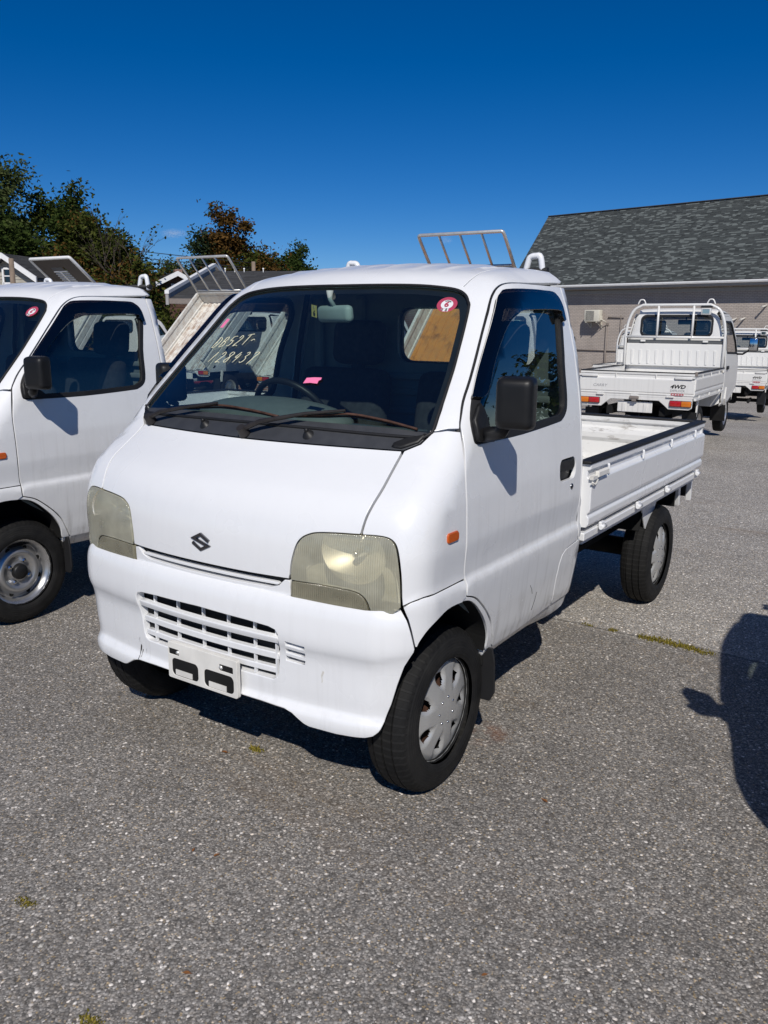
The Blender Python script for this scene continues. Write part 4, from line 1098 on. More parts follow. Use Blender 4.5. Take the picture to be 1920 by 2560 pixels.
def old_flat_truck(root,full=True):
    old_cab(root); old_base(root); tail_lights(root)
    g=B(); g.box((0,-.97,.655),(1.36,1.92,.03)); g.build('bed_floor','old_paint',root)
    for s in (1,-1):
        g=B(); g.prism([(s*(a-.04),b) for a,b in ((.735,.930),(.735,.906),(.721,.900),(.721,.874),(.739,.862),(.741,.745),(.729,.72),(.737,.708),(.737,.682),(.727,.668),(.70,.668),(.70,.930))],'y',-1.93,-.02,.003)
        gt=g.build('side_gate','old_paint',root)
        g=B(); g.box((s*.677,-.975,.935),(.05,1.9,.012),None,.004); g.build('gate_cap','rubber',gt)
        for y in (-.4,-.95,-1.5):
            g=B(); g.box((s*.70,y,.887),(.012,.014,.05),None,.004); g.build('rope_hook','old_paint',gt)
        g=B(); g.box((s*.70,-.97,.63),(.03,1.9,.03),None,.004); g.build('bed_rail','old_paint',root)
        for y in (-.25,-.9,-1.6):
            g=B(); g.box((s*.708,y,.655),(.02,.06,.03),None,.004); g.build('gate_hinge','old_paint',gt)
        g=B(); g.box((s*.70,-1.85,.89),(.02,.10,.03),None,.005); g.build('gate_latch','bare_bracket',gt)
    g=B(); g.prism([(-.045,.930),(-.008,.930),(-.008,.908),(-.020,.900),(-.020,.868),(-.002,.856),(.0,.845),(.0,.700),(-.012,.692),(-.002,.684),(-.004,.668),(-.045,.668)],'x',-.685,.685,.002)
    tg=g.build('tail_gate','old_paint',root)
    g=B(); g.box((0,-.026,.935),(1.37,.045,.012),None,.004); g.build('gate_cap','rubber',tg)
    for x in (-.24,.24):
        g=B(); g.box((x,-.008,.882),(.012,.012,.05),None,.003); g.build('rope_hook','old_paint',tg)
    for s in (1,-1):
        g=B(); g.box((s*.56,.004,.880),(.20,.03,.036),None,.006,2); g.box((s*.665,-.002,.885),(.05,.04,.02)); g.build('gate_latch','old_paint',tg)
        g=B(); g.box((s*.695,-.02,.93),(.03,.03,.05),None,.004); g.build('gate_pin','pipe_brown',tg)
    place_text(tg,'lettering','4WD',.060,face_rear(-.50,.0012,.775),'ink_black',.25,.0022,1.25)
    place_text(tg,'lettering','DIFFLOCK',.036,face_rear(-.50,.0012,.728),'ink_grey',0,.0003,1.02)
    place_text(tg,'lettering','CARRY',.048,face_rear(.43,.0012,.760),'ink_grey',.25,.0,1.15)
    g=B(); g.prism([(x,z) for x,z in ((-.565,.694),(-.435,.694),(-.425,.684),(-.44,.674),(-.56,.674),(-.575,.684))],'y',-.004,.0035); lb=g.build('dealer_label','ink_red',tg)
    g=B()
    for k in range(4): g.box((-.55+.033*k,.004,.684),(.020,.001,.010))
    g.build('label_print','sticker_white',lb)
    # headboard guard
    gd=empty('headboard_guard',(0,0,0),0,root)
    g=B(); g.box((0,-1.925,1.09),(1.30,.02,.31),None,.006,1)
    g.build('guard_panel','old_paint',gd)
    for k in range(11):
        g=B(); x=-.56+.112*k; g.prism([(x-.012,.965),(x+.012,.965),(x+.020,1.16),(x-.020,1.16)],'y',-1.915,-1.904,.003); g.build('panel_rib','old_paint',gd)
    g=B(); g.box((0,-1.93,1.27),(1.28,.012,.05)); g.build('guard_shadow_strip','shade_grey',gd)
    g=B(); q=[(-.665,-1.90,.66),(-.665,-1.90,1.40),(-.635,-1.90,1.56),(-.57,-1.90,1.70),(-.45,-1.90,1.77)]
    q=q[:1]+catmull(q[1:],4).tolist()
    g.tube([tuple(p) for p in q]+[(-p[0],p[1],p[2]) for p in q[::-1]],.019,8); g.build('guard_frame','old_paint',gd)
    for x in (.235,-.235):
        g=B(); g.tube([(x,-1.90,1.33),(x,-1.90,1.77)],.016,8); g.build('guard_bar','old_paint',gd)
    g=B(); g.tube([(-.665,-1.90,1.335),(.665,-1.90,1.335)],.017,8)
    for x in (-.42,.42): g.box((x,-1.90,1.28),(.07,.02,.025),None,.005)
    g.build('guard_bar','old_paint',gd)
    for x in (.47,-.45):
        g=B(); g.tube(catmull([(x+.055,-1.90,1.775),(x+.03,-1.90,1.83),(x,-1.90,1.842),(x-.03,-1.90,1.83),(x-.055,-1.90,1.775)],4).tolist(),.010,6); g.build('guard_loop','old_paint',gd)
    g=B(); g.box((-.40,-1.88,1.68),(.13,.05,.09),None,.01,2); wl_=g.build('work_lamp','clear_lens',gd)
    g=B(); g.box((-.40,-1.853,1.68),(.09,.006,.06),None,.004); g.build('lamp_glass','chrome',wl_)
    g=B(); g.box((-.40,-1.89,1.74),(.15,.03,.02)); g.build('lamp_bracket','rubber',wl_)

def dump_truck(root,tilt,h1,h2,floor,rails=True,solid=False,cab=True):
    if cab: old_cab(root)
    old_base(root); tail_lights(root)
    bd=empty('dump_bed',(0,0,.62),0,root); bd.rotation_euler=(-tilt,0,0)
    g=B(); g.box((0,-.95,-.02),(1.36,1.90,.04))
    for k in range(11): g.prism([(-.62+.124*k-.03,0),(-.62+.124*k-.02,.016),(-.62+.124*k+.02,.016),(-.62+.124*k+.03,0)],'y',-1.89,-.01)
    g.build('bed_floor',floor,bd)
    g=B()
    for s in (1,-1): g.box((s*.34,-.9,-.10),(.07,1.7,.12))
    for y in (-.2,-.7,-1.2,-1.7): g.box((0,y,-.07),(1.3,.05,.07))
    g.build('bed_bearer','dark_under',bd)
    for s in (1,-1):
        g=B(); g.prism([(s*a,b) for a,b in ((.66,-.03),(.70,-.03),(.70,.06),(.69,.075),(.70,.09),(.70,.20),(.685,.215),(.685,.245),(.70,.255),(.70,.285),(.655,.285),(.655,.22),(.675,.20),(.675,.05),(.66,.04))],'y',-1.92,-.0,.003); g.build('side_gate','rust_light',bd)
    g=B(); g.box((0,-1.91,h1/2),(1.36,.025,h1),None,.004); g.box((0,-1.895,h1*.62),(1.34,.012,.02)); g.box((0,-1.90,h1-.02),(1.36,.05,.045),None,.008)
    hb=g.build('headboard','rust_light',bd)
    if rails:
        g=B(); k=h2-.16
        g.tube([(-.66,-1.90,h1-.05),(-.66,-1.90,k)]+catmull([(-.66,-1.90,k),(-.655,-1.90,h2-.03),(-.63,-1.90,h2)],3).tolist()[1:]+[(.63,-1.90,h2)]+catmull([(.63,-1.90,h2),(.655,-1.90,h2-.03),(.66,-1.90,k)],3).tolist()[1:]+[(.66,-1.90,h1-.05)],.034 if solid else .024,8)
        g.tube([(-.66,-1.90,h1+.03),(.66,-1.90,h1+.03)],.020,8); g.build('guard_frame','trim_white' if solid else 'galv',bd)
        for x in (-.33,0,.33) if solid is False else ():
            g=B(); g.tube([(x,-1.90,h1+.03),(x,-1.90,h2)],.018,8); g.build('guard_bar','galv',bd)
    if solid:
        g=B(); g.box((.47,-1.905,(h1+h2)/2),(.38,.014,h2-h1)); g.box((-.42,-1.905,(h1+h2)/2),(.48,.014,h2-h1))
        g.box((.05,-1.905,h1+.10),(.46,.014,.2)); g.box((.05,-1.905,h2-.14),(.46,.014,.28)); g.build('guard_panel','board_brown',bd)
        for k in range(7):
            g=B(); g.box((.05,-1.90,h1+.24+.062*k),(.46,.022,.022)); g.build('louvre','galv',bd)
        g=B(); g.box((.05,-1.885,h1+.42),(.05,.01,.44)); g.build('louvre_post','trim_white',bd)

# ------------------------------------------------------------------ trees
def tree(name,label,base,h,r,mat,n,trunk_r=.25,crown0=.3,leaf_s=.28,lobes=9,seed=1,gap=.0,shape='round',group=None,extra=None):
    rg=random.Random(seed); root=empty(name,base); tag(root,label,'tree',group)
    g=B(); tops=[]
    lean=(rg.uniform(-.04,.04)*h,rg.uniform(-.04,.04)*h)
    tp=[(lean[0]*t*t,lean[1]*t*t,h*.86*t) for t in (0,.15,.35,.6,.85,1)]
    g.tube(tp,[trunk_r*1.25,trunk_r,trunk_r*.8,trunk_r*.55,trunk_r*.28,.03],8)
    cl=[]
    for i in range(lobes):
        t=crown0+(1-crown0)*((i+.5)/lobes)**.85; a=i*2.4+rg.uniform(-.5,.5)
        if shape=='cone': rr=r*(1-(t-crown0)/(1-crown0))**.8*.75+.15
        else: rr=r*math.sin(math.pi*min(.97,max(.08,(t-crown0)/(1-crown0)*.86+.12)))**.7*rg.uniform(.45,.95)
        e=Vector((math.cos(a)*rr*.72+lean[0]*t,math.sin(a)*rr*.72+lean[1]*t,h*t*rg.uniform(.94,1.0)))
        s=Vector((lean[0]*t*t,lean[1]*t*t,h*max(.12,t-.22)))
        m=(s+e)/2+Vector((rg.uniform(-.2,.2),rg.uniform(-.2,.2),-.25*rr*.3))
        g.tube([s,m,e],[trunk_r*.36,trunk_r*.22,.02],5)
        cl.append((e,rr))
        for k in range(3):
            e2=e+Vector((rg.uniform(-1,1),rg.uniform(-1,1),rg.uniform(-.3,1)))*rr*.5
            g.tube([m.lerp(e,.6),m.lerp(e2,.7)+Vector((0,0,.1)),e2],[trunk_r*.14,trunk_r*.09,.012],4); cl.append((e2,rr*.55))
    g.build('trunk','bark',root)
    if extra: cl+=[(Vector(e),rr) for e,rr in extra]
    V=[];F=[]; k=0; tot=sum(max(.2,c[1])**2 for c in cl)
    for e,rr in cl:
        m=int(n*max(.2,rr)**2/tot); s=max(.5,rr*.62)
        # each lobe holds a handful of clumps of leaves, leaving gaps between
        nc=max(4,m//30)
        for _ in range(nc):
            d=Vector((rg.gauss(0,1),rg.gauss(0,1),rg.gauss(0,.8))); d.normalize(); cc=e+d*s*rg.uniform(.25,1.0); cs=rg.uniform(.20,.48)*min(1.5,s+.35)
            for _ in range(m//nc):
                p=cc+Vector((rg.gauss(0,cs),rg.gauss(0,cs),rg.gauss(0,cs*.75)))
                u=Vector((rg.uniform(-1,1),rg.uniform(-1,1),rg.uniform(-.7,.7))).normalized(); w=u.cross(Vector((rg.uniform(-1,1),rg.uniform(-1,1),rg.uniform(-1,1)))).normalized()
                a=leaf_s*rg.uniform(.6,1.25); b=a*rg.uniform(.4,.62)
                V+=[p-u*a*.5,p+w*b*.5,p+u*a*.5,p-w*b*.5]; F.append((k,k+1,k+2,k+3)); k+=4
    me=bpy.data.meshes.new('crown'); me.from_pydata([tuple(v) for v in V],[],F); me.update()
    for m in (mat if isinstance(mat,(list,tuple)) else [mat]): me.materials.append(M[m])
    if isinstance(mat,(list,tuple)):
        cz=np.array([V[4*i].z for i in range(len(F))]); cx=np.array([V[4*i].x for i in range(len(F))])
        idx=((np.sin(cz*1.7+seed)+np.sin(cx*1.9+seed*2)+np.random.RandomState(seed).uniform(-1,1,len(F)))>.75).astype(np.int32)
        me.polygons.foreach_set('material_index',idx)
    link(bpy.data.objects.new('crown',me),root); return root
def bare_tree(name,label,base,h,seed,group=None,mat='leaf_olive'):
    rg=random.Random(seed); root=empty(name,base); tag(root,label,'tree',group); g=B(); tips=[]
    def grow(p,d,L,r,dep):
        q=p+d*L; m=p.lerp(q,.5)+Vector((rg.uniform(-1,1),rg.uniform(-1,1),0))*L*.06
        g.tube([p,m,q],[r,r*.8,r*.6],5 if dep>1 else 3,False)
        if dep==0: tips.append(q); return
        for k in range(3 if dep>1 else 2):
            nd=(d+Vector((rg.uniform(-1,1),rg.uniform(-1,1),rg.uniform(-.1,.5)))*.62).normalized(); grow(p.lerp(q,rg.uniform(.55,1)),nd,L*rg.uniform(.55,.78),r*.55,dep-1)
    grow(Vector((0,0,0)),Vector((0,0,1)),h*.36,.13,5)
    g.build('trunk','bark',root)
    V=[];F=[];k=0
    for t in tips:
        if rg.random()<.55: continue
        for _ in range(3):
            p=t+Vector((rg.gauss(0,.12),rg.gauss(0,.12),rg.gauss(0,.12))); u=Vector((rg.uniform(-1,1),rg.uniform(-1,1),rg.uniform(-1,1))).normalized(); w=u.orthogonal()
            V+=[p-u*.09,p+w*.05,p+u*.09,p-w*.05]; F.append((k,k+1,k+2,k+3)); k+=4
    me=bpy.data.meshes.new('crown'); me.from_pydata([tuple(v) for v in V],[],F); me.materials.append(M[mat]); link(bpy.data.objects.new('crown',me),root); return root

# ------------------------------------------------------------------ ground
def gz(x,y):
    d=max(0.0,y-10.0); z=-.062*d if d<9 else -.558-.045*(d-9)
    z-=.03*max(0,-x-12)
    return max(z,-3.2)
def make_ground():
    ys=[-400,-120,-40,-15,-6,0,4,8,10,11,12,13,14,16,19,22,26,30,36,42,50,62,80,120,220,450,900]
    xs=[-900,-400,-200,-100,-60,-45,-34,-26,-20,-15,-12,-8,-4,0,4,8,14,22,40,80,200,400,900]
    V=[];F=[]
    for y in ys:
        for x in xs: V.append((x,y,gz(x,y)))
    n=len(xs)
    for j in range(len(ys)-1):
        for i in range(n-1): F.append((j*n+i,j*n+i+1,(j+1)*n+i+1,(j+1)*n+i))
    me=bpy.data.meshes.new('ground'); me.from_pydata(V,[],F); me.update(); me.materials.append(M['asphalt'])
    o=link(bpy.data.objects.new('ground',me)); tag(o,None,None,None,'structure')
make_ground()

# ------------------------------------------------------------------ right-hand building with shingle roof
def shingles(name,parent,o,du,dn,L0,L1,n_course,tab=.30,th=.02,mat='shingle',seed=5,edge=None):
    """o: eave start; du: unit along the eave; dn: vector from eave to ridge; L0/L1 eave extent at the bottom and top"""
    rg=random.Random(seed); V=[];F=[];k=0; o=Vector(o); du=Vector(du); dn=Vector(dn); nn=du.cross(dn).normalized()
    if nn.z<0: nn=-nn
    for c in range(n_course):
        t0=c/n_course; t1=(c+1.12)/n_course
        a0=L0[0]+(L1[0]-L0[0])*t0; a1=L0[1]+(L1[1]-L0[1])*t0; u=a0-rg.uniform(0,tab)
        while u<a1:
            w=tab*rg.choice((.5,.7,1,1,1.3)); u0=max(a0,u); u1=min(a1,u+w-.006)
            if u1-u0>.02:
                h=th*rg.uniform(.6,1.15); b=o+du*u0+dn*t0; e=o+du*u1+dn*t0; b2=o+du*u0+dn*t1; e2=o+du*u1+dn*t1
                V+=[b+nn*h,e+nn*h,e2+nn*.004,b2+nn*.004,b,e]; F+=[(k,k+1,k+2,k+3),(k+4,k+5,k+1,k)]; k+=6
            u+=w
    me=bpy.data.meshes.new(name); me.from_pydata([tuple(v) for v in V],[],F); me.update(); me.materials.append(M[mat])
    ob=link(bpy.data.objects.new(name,me),parent); ob['kind']='stuff'; return ob

def right_building():
    O=Vector((-10.0,39.5,0)); du=Vector((.98368,-.17994,0)); nn=Vector((.17994,.98368,0))
    root=empty('brick_building',(-10,39.5,0),math.atan2(-.17994,.98368)); tag(root,'long taupe painted brick building with grey shingle roof and white gutter','building')
    # local frame: u along wall, +y away from the camera
    g=B(); g.box((3,.15,.9),(22,.3,5.30)); g.build('wall','taupe_brick',root)
    # reveal courses that throw a fine shadow, joined
    g=B(); g.box((3,-.012,3.30),(22,.03,.16)); g.build('frieze_board','soffit_grey',root)
    g=B(); g.box((3,-.28,3.46),(22.6,.62,.05)); g.build('soffit','soffit_grey',root)
    g=B(); g.box((3,-.60,3.56),(22.6,.03,.20),None,.004); g.build('fascia','soffit_grey',root)
    g=B(); g.prism([(-.62,3.66),(-.62,3.56),(-.66,3.54),(-.72,3.545),(-.745,3.60),(-.745,3.66),(-.735,3.66),(-.725,3.60),(-.70,3.565),(-.64,3.565),(-.635,3.66)],'x',-8.3,14.3,.0); g.build('gutter','trim_white',root)
    eave=Vector((0,-.70,3.68)); ridge=Vector((0,5.5,8.0)); dn=ridge-eave
    g=B(); g.quad((-8.3,-.69,3.64),(14.3,-.69,3.64),(14.3,5.5,7.96),(-10.1,5.5,7.96)); g.quad((-8.3,11.7,3.64),(14.3,11.7,3.64),(14.3,5.5,7.96),(-10.1,5.5,7.96)); g.build('roof_deck','shade_grey',root,recalc=False)
    shingles('shingle_courses',root,eave,(1,0,0),dn,(-8.35,14.3),(-10.15,14.3),74,.27,.018)
    g=B()
    k=-10.1
    while k<14.2: g.box((k+.16,5.48,8.015),(.31,.22,.05),RX(0),.01); k+=.32
    rc=g.build('ridge_cap','shingle_plain',root)
    g=B(); g.prism([(-.75,3.60),(5.5,7.93),(11.7,3.60),(11.7,3.45),(5.5,7.75),(-.75,3.44)],'x',-8.45,-8.33); 
    g.build('rake_board','soffit_grey',root)
    g=B(); g.prism([(0,-1.7),(0,3.5),(5.5,7.6),(11,3.5),(11,-1.7)],'x',-7.9,-7.7); g.build('gable_wall','taupe_brick',root)
    # pipes on the wall
    def pipe(name,pts,r): 
        g=B(); g.tube(pts,r,8); return g.build(name,'pipe_brown',root)
    pipe('conduit',[(-2.66,-.04,1.72),(-2.66,-.04,-1.6)],.055); pipe('conduit',[(-2.62,-.05,2.05),(-1.75,-.05,2.05)],.025); pipe('conduit',[(-1.9,-.05,2.15),(-1.9,-.05,.4)],.02); pipe('conduit',[(-6.3,-.05,.42),(-1.2,-.05,.42)],.03); pipe('conduit',[(-6.3,-.05,.42),(-6.3,-.05,-.6)],.03)
    g=B(); g.box((-2.62,-.06,1.72),(.10,.1,.12)); g.build('junction_box','pipe_brown',root)
    for x,z in ((3.75,1.93),(4.13,1.95),(5.02,2.5)):
        g=B(); g.tube([(x+.06,-.02,z+.08),(x+.03,-.20,z+.03),(x,-.36,z)],.038,8); g.tube([(x,-.36,z),(x-.01,-.40,z-.01)],.050,8); g.build('wall_vent_pipe','trim_cream',root)
    # wall-hung air conditioner: rests on its brackets on the wall, its own thing
    ac=empty('air_conditioner',tuple(O+du*-3.25+nn*-.42+Vector((0,0,1.83))),math.atan2(-.17994,.98368)); tag(ac,'cream outdoor air conditioner unit hung on the taupe brick wall','air conditioner')
    g=B(); g.box((0,0,.30),(.84,.34,.58),None,.02,2); g.build('casing','ac_case',ac)
    g=B(); g.lathe([(.235,-.004),(.225,-.012),(.20,.0)],'y',(-.10,-.172,.30),28); g.box((-.10,-.171,.30),(.47,.006,.47),None,.02); g.build('fan_guard','shade_grey',ac)
    g=B()
    for k in range(13): g.box((-.10,-.178,.09+.035*k),(.46,.006,.008))
    for k in range(7): g.box((-.31+.07*k,-.18,.30),(.008,.006,.46))
    g.build('grille_wire','ac_case',ac)
    for x in (-.3,.3):
        g=B(); g.box((x,.04,-.02),(.04,.5,.04)); g.box((x,.36,-.15),(.04,.03,.3)); g.tube([(x,.34,-.28),(x,-.1,-.03)],.014,6); g.build('wall_bracket','ac_case',ac)
    g=B(); g.box((.44,.05,.18),(.05,.16,.2),None,.01); g.tube([(.46,.05,.12),(.58,.2,.02),(.60,.34,-.1)],.022,6); g.build('pipe_cover','ac_case',ac)
right_building()

# ------------------------------------------------------------------ left-hand houses
def window_unit(root,x,y,z,w,h,frame='trim_white',axis='x'):
    e=empty('window',(0,0,0),0,root)
    d=lambda c,s: ((c[0],c[1],c[2]),(s[0],s[1],s[2])) if axis=='x' else ((c[1],c[0],c[2]),(s[1],s[0],s[2]))
    g=B()
    for cx,cz,sx,sz in ((x-w/2,z,.09,h+.09),(x+w/2,z,.09,h+.09),(x,z+h/2,w,.09),(x,z-h/2,w+.14,.10),(x,z,w,.05)):
        c,s=d((cx,y-.03,cz),(sx,.08,sz)); g.box(c,s)
    g.build('frame',frame,e)
    g=B(); c,s=d((x,y,z),(w,.02,h)); g.box(c,s); g.build('pane','far_glass',e)

def brick_house():
    root=empty('brick_house',(-23.58,23.49,0),R(25)); tag(root,'low red brick house with dark grey roof behind the tipped truck beds','house')
    # local x along the ridge, local -y towards the lot
    W=4.83; ze,zr=2.36,3.62; L=8
    g=B(); g.box((L/2+.3,.2,.0),(L-.6,2*W-1.0,4.5)); g.build('wall','red_brick',root)
    for s in (-1,1):
        g=B(); g.prism([(s*W,ze),(0,zr),(0,zr-.12),(s*W,ze-.12)],'x',0,L); g.build('roof_deck','shade_grey',root)
        shingles('shingle_courses',root,(0,s*(W+.04),ze+.005),(1,0,0),(0,-s*(W+.04),zr-ze+.01),(0,L),(0,L),26,.45,.02,'shingle_plain',11+s)
    g=B(); g.prism([(-W-.05,ze+.02),(-W-.05,ze-.16),(-W+.05,ze-.16),(-W+.05,ze+.02)],'x',-.05,L); g.build('gutter','pipe_brown',root)
    g=B(); g.box((L/2,-W+.28,ze-.15),(L-.4,.5,.04)); g.build('soffit','trim_cream',root)
    # raised verge at the left end: white coping over a pale board
    g=B(); g.prism([(-W-.12,ze+.30),(.0,zr+.32),(.0,zr+.20),(-W-.12,ze+.18)],'x',-.10,.06); g.prism([(.0,zr+.32),(.95,zr+.02),(.95,zr-.10),(.0,zr+.20)],'x',-.10,.06); g.build('verge_coping','trim_white',root)
    g=B(); g.prism([(-W-.10,ze+.18),(.0,zr+.20),(.0,zr-.16),(-W-.10,ze-.20)],'x',-.08,.03); g.build('verge_board','soffit_grey',root)
    for xx in (1.0,2.5,5.2): window_unit(root,xx,-W+.67,1.15,.62,1.35,'trim_cream')
    for xx in (.55,.95,1.35,2.15):
        g=B(); g.tube([(xx,-.30,zr-.12),(xx,-.30,zr+.10)],.02,6); g.lathe([(.035,0),(.035,.05),(0,.06)],'z',(xx,-.30,zr+.06),10); g.build('roof_vent','trim_white',root)
brick_house()

def gable_house(name,label,loc,rz,L,W,ze,zr,wallm,z0=-3.0,chim=True):
    root=empty(name,loc,rz); tag(root,label,'house')
    g=B(); g.box((L/2,0,(ze+z0)/2),(L,2*W-.5,ze-z0)); g.prism([(-W+.25,ze-.02),(0,zr-.15),(W-.25,ze-.02)],'x',0,L); g.build('wall',wallm,root)
    for k in range(int((zr-z0)/.16)):
        pass
    g=B(); z=z0
    while z<zr-.2:
        hw=(W-.25) if z<ze else (W-.25)*(zr-.15-z)/(zr-.15-ze)
        if hw>.1: g.box((-.012,0,z),(.02,2*hw,.03)); 
        if z<ze: g.box((L/2,-W+.238,z),(L,.02,.03))
        z+=.16
    g.build('siding_course',wallm,root)['kind']='stuff'
    for s in (-1,1):
        g=B(); g.prism([(s*(W+.2),ze-.12),(0,zr),(0,zr-.12),(s*(W+.2),ze-.24)],'x',-.4,L+.4); g.build('roof_deck','shade_grey',root)
        shingles('shingle_courses',root,(-.4,s*(W+.22),ze-.1),(1,0,0),(0,-s*(W+.22),zr-ze+.13),(0,L+.8),(0,L+.8),18,.5,.02,'shingle_plain',3+s)
        g=B(); g.prism([(s*(W+.24),ze-.06),(0,zr+.06),(0,zr-.2),(s*(W+.24),ze-.34)],'x',-.48,-.39); g.build('barge_board','trim_white',root)
    for z in (ze-1.1,ze-3.4):
        for yy in (-1.2,1.2): window_unit(root,yy,-.02,z,.75,1.25,'trim_white','y')
        for xx in (1.3,L/2,L-1.4): window_unit(root,xx,-W+.23,z,.75,1.25,'trim_white')
    window_unit(root,0,-.02,zr-1.0,.5,.7,'trim_white','y')
    if chim:
        g=B(); g.box((L*.16,-.4,zr-.1),(.4,.4,.7)); g.build('chimney','red_brick',root)
    return root
gable_house('timber_house','tall brown timber house with grey roof and white window frames',(-33.6,30.6,0),R(150),8,3.0,2.75,4.25,'siding_brown')
gable_house('timber_house','weathered tan clapboard house with a gable under the tall trees',(-36.6,22.6,0),R(112),3.2,1.55,3.7,4.7,'siding_tan',chim=False)

def pole(label,loc,h,r,arm=0,rz=0):
    root=empty('utility_pole',loc,rz); tag(root,label,'utility pole')
    g=B(); g.tube([(0,0,0),(0,0,h)],[r,r*.8],10); g.build('post','wood_pole',root)
    if arm:
        g=B(); g.tube([(0,0,h-.9),(.35,0,h-.75),(.5,0,h-.6)],.025,6); g.build('bracket_arm','galv',root)
pole('grey wooden pole standing between the rust coloured tree and the low roof',(-31.86,34.9,-2),7.05,.14,1)
pole('weathered wooden pole beside the tan clapboard house',(-31.75,19.67,-2),6.15,.13)
def wire(label,a,b,sag,group):
    a=Vector(a);b=Vector(b); g=B()
    g.tube([a.lerp(b,t/16)+Vector((0,0,-sag*4*(t/16)*(1-t/16))) for t in range(17)],.020,4); o=g.build('power_line','rubber'); tag(o,label,'power line',group)
wire('upper power line crossing the sky above the roofs',(-45.73, 24.39, 6.77),(-31.86,34.88,4.98),.12,'power lines over the houses')
wire('middle power line crossing the sky above the roofs',(-43.76, 25.48, 6.02),(-31.86,34.88,4.72),.12,'power lines over the houses')
wire('lowest power line crossing the sky just above the roofs',(-44.05, 25.21, 5.68),(-31.86,34.88,4.62),.12,'power lines over the houses')

# ------------------------------------------------------------------ trees on the left
TG='trees beyond the lot'
tree('tree','tall thin crowned tree at the far left edge with sky showing through',(-46.2,26.6,-3),13.2,4.8,'leaf_pale',30940,.30,.42,0.269,13,2,group=TG)
tree('tree','dark dense tree under the thin crowned one at the far left',(-43.0,25.6,-3),10.6,4.2,'leaf_dark',39780,.3,.22,0.291,12,4,group=TG)
tree('tree','rounded dark tree at the far left behind the clapboard house',(-45.0,30.6,-3),12.4,3.9,['leaf_dark','leaf_olive'],30940,.3,.25,0.291,11,14,group=TG)
tree('tree','peaked dark green tree, tallest of the middle clump',(-39.5,28.3,-3),12.0,2.9,['leaf_dark','leaf_olive'],44200,.3,.2,0.269,14,6,shape='cone',group=TG)
tree('tree','olive tree turning rust brown in front of the peaked tree',(-36.9,27.6,-3),10.4,3.3,['leaf_olive','leaf_rust'],39780,.25,.16,0.246,11,8,group=TG)
tree('tree','bushy dark olive tree left of the bare tree',(-37.2,29.4,-3),9.6,3.0,['leaf_dark','leaf_rust'],35360,.22,.12,0.246,11,9,group=TG)
tree('tree','low olive tree at the right foot of the clump',(-34.6,28.2,-3),7.6,2.3,['leaf_olive','leaf_rust'],22100,.2,.12,0.224,9,10,group=TG)
bare_tree('bare_tree','nearly leafless tree with thin grey branches standing out of the clump',(-34.9,28.0,-3),10.6,21,TG)
bare_tree('bare_tree','small bare tree at the right end of the clump',(-35.4,31.6,-3),7.7,22,TG)
tree('tree','pale round tree in the distance behind the brown house',(-50.2,44.9,-3),9.4,2.6,'leaf_pale',15470,.2,.5,0.246,10,12,group=TG)
tree('tree','small bright green tree beside the brown house chimney',(-42.5,36.8,-3),7.4,1.5,'leaf_pale',11050,.15,.2,0.224,7,13,group=TG)
tree('conifer_tree','narrow pale green conifer left of the rust coloured tree',(-41.5,40.4,-3),11.2,1.5,'leaf_pine',22100,.2,.22,0.246,16,15,shape='cone',group=TG)
tree('tree','large oak turning rust brown behind the low brick house',(-39.9,41.5,-3),11.0,3.2,['leaf_rust','leaf_olive'],48620,.32,.26,0.269,14,18,group=TG,extra=[((.1,-.3,11.5),.95),((-.5,-.8,11.9),.7),((.7,.5,11.0),.8)])
tree('tree','dark green tree against the right side of the rust coloured oak',(-37.2,43.9,-3),9.2,2.2,'leaf_dark',30940,.25,.2,0.269,10,19,group=TG)
tree('tree','olive tree against the left side of the rust coloured oak',(-41.5,40.2,-3),8.2,1.9,['leaf_olive','leaf_rust'],22100,.22,.2,0.269,9,20,group=TG)
tree('tree','small green tree with a round tuft right of the oak',(-38.0,45.6,-3),10.2,1.5,'leaf_dark',15912,.2,.3,0.246,9,23,group=TG)
tree('tree','low spreading green tree at the right end of the row',(-39.2,48.9,-3),9.0,1.7,['leaf_dark','leaf_olive'],14144,.2,.3,0.246,9,25,group=TG)

# small high cloud
def cloud(label,loc,sz,seed):
    t=NT('cloud'); v=t.coord('Object')
    n=t.noise(t.node('ShaderNodeMapping',{'Vector':v,'Scale':(2.2,2.2,2.2),'Location':(seed,0,0)}).outputs[0],1.2,6,.6)
    ln=t.node('ShaderNodeVectorMath',{0:v},operation='LENGTH').outputs['Value']
    f=t.math('MULTIPLY',t.math('SUBTRACT',1.0,ln,True),t.ramp(n,[(.35,0.0),(.75,1.0)]),True)
    d=t.node('ShaderNodeVolumePrincipled',{'Color':(.95,.97,1.0),'Density':t.math('MULTIPLY',f,.030),'Anisotropy':-.4}).outputs[0]
    t.l.new(d,t.out.inputs['Volume'])
    bm=bmesh.new(); bmesh.ops.create_icosphere(bm,subdivisions=3,radius=1); me=bpy.data.meshes.new('cloud'); bm.to_mesh(me); bm.free(); me.materials.append(t.m)
    o=link(bpy.data.objects.new('cloud',me)); o.location=loc; o.scale=sz; o['kind']='stuff'; o['label']=label

# ------------------------------------------------------------------ the parked trucks
TR='white kei trucks parked side by side'
hero=empty('kei_truck',(0,0,0)); tag(hero,'white kei truck in front with handwritten numbers on its windscreen and silver wheel covers','truck',TR)
build_truck(hero)
for yy in (.100,2.394):
    for s in (1,-1): add_wheel(hero,.676 if yy<1 else .700,yy,.2665,s,'cover',.987)

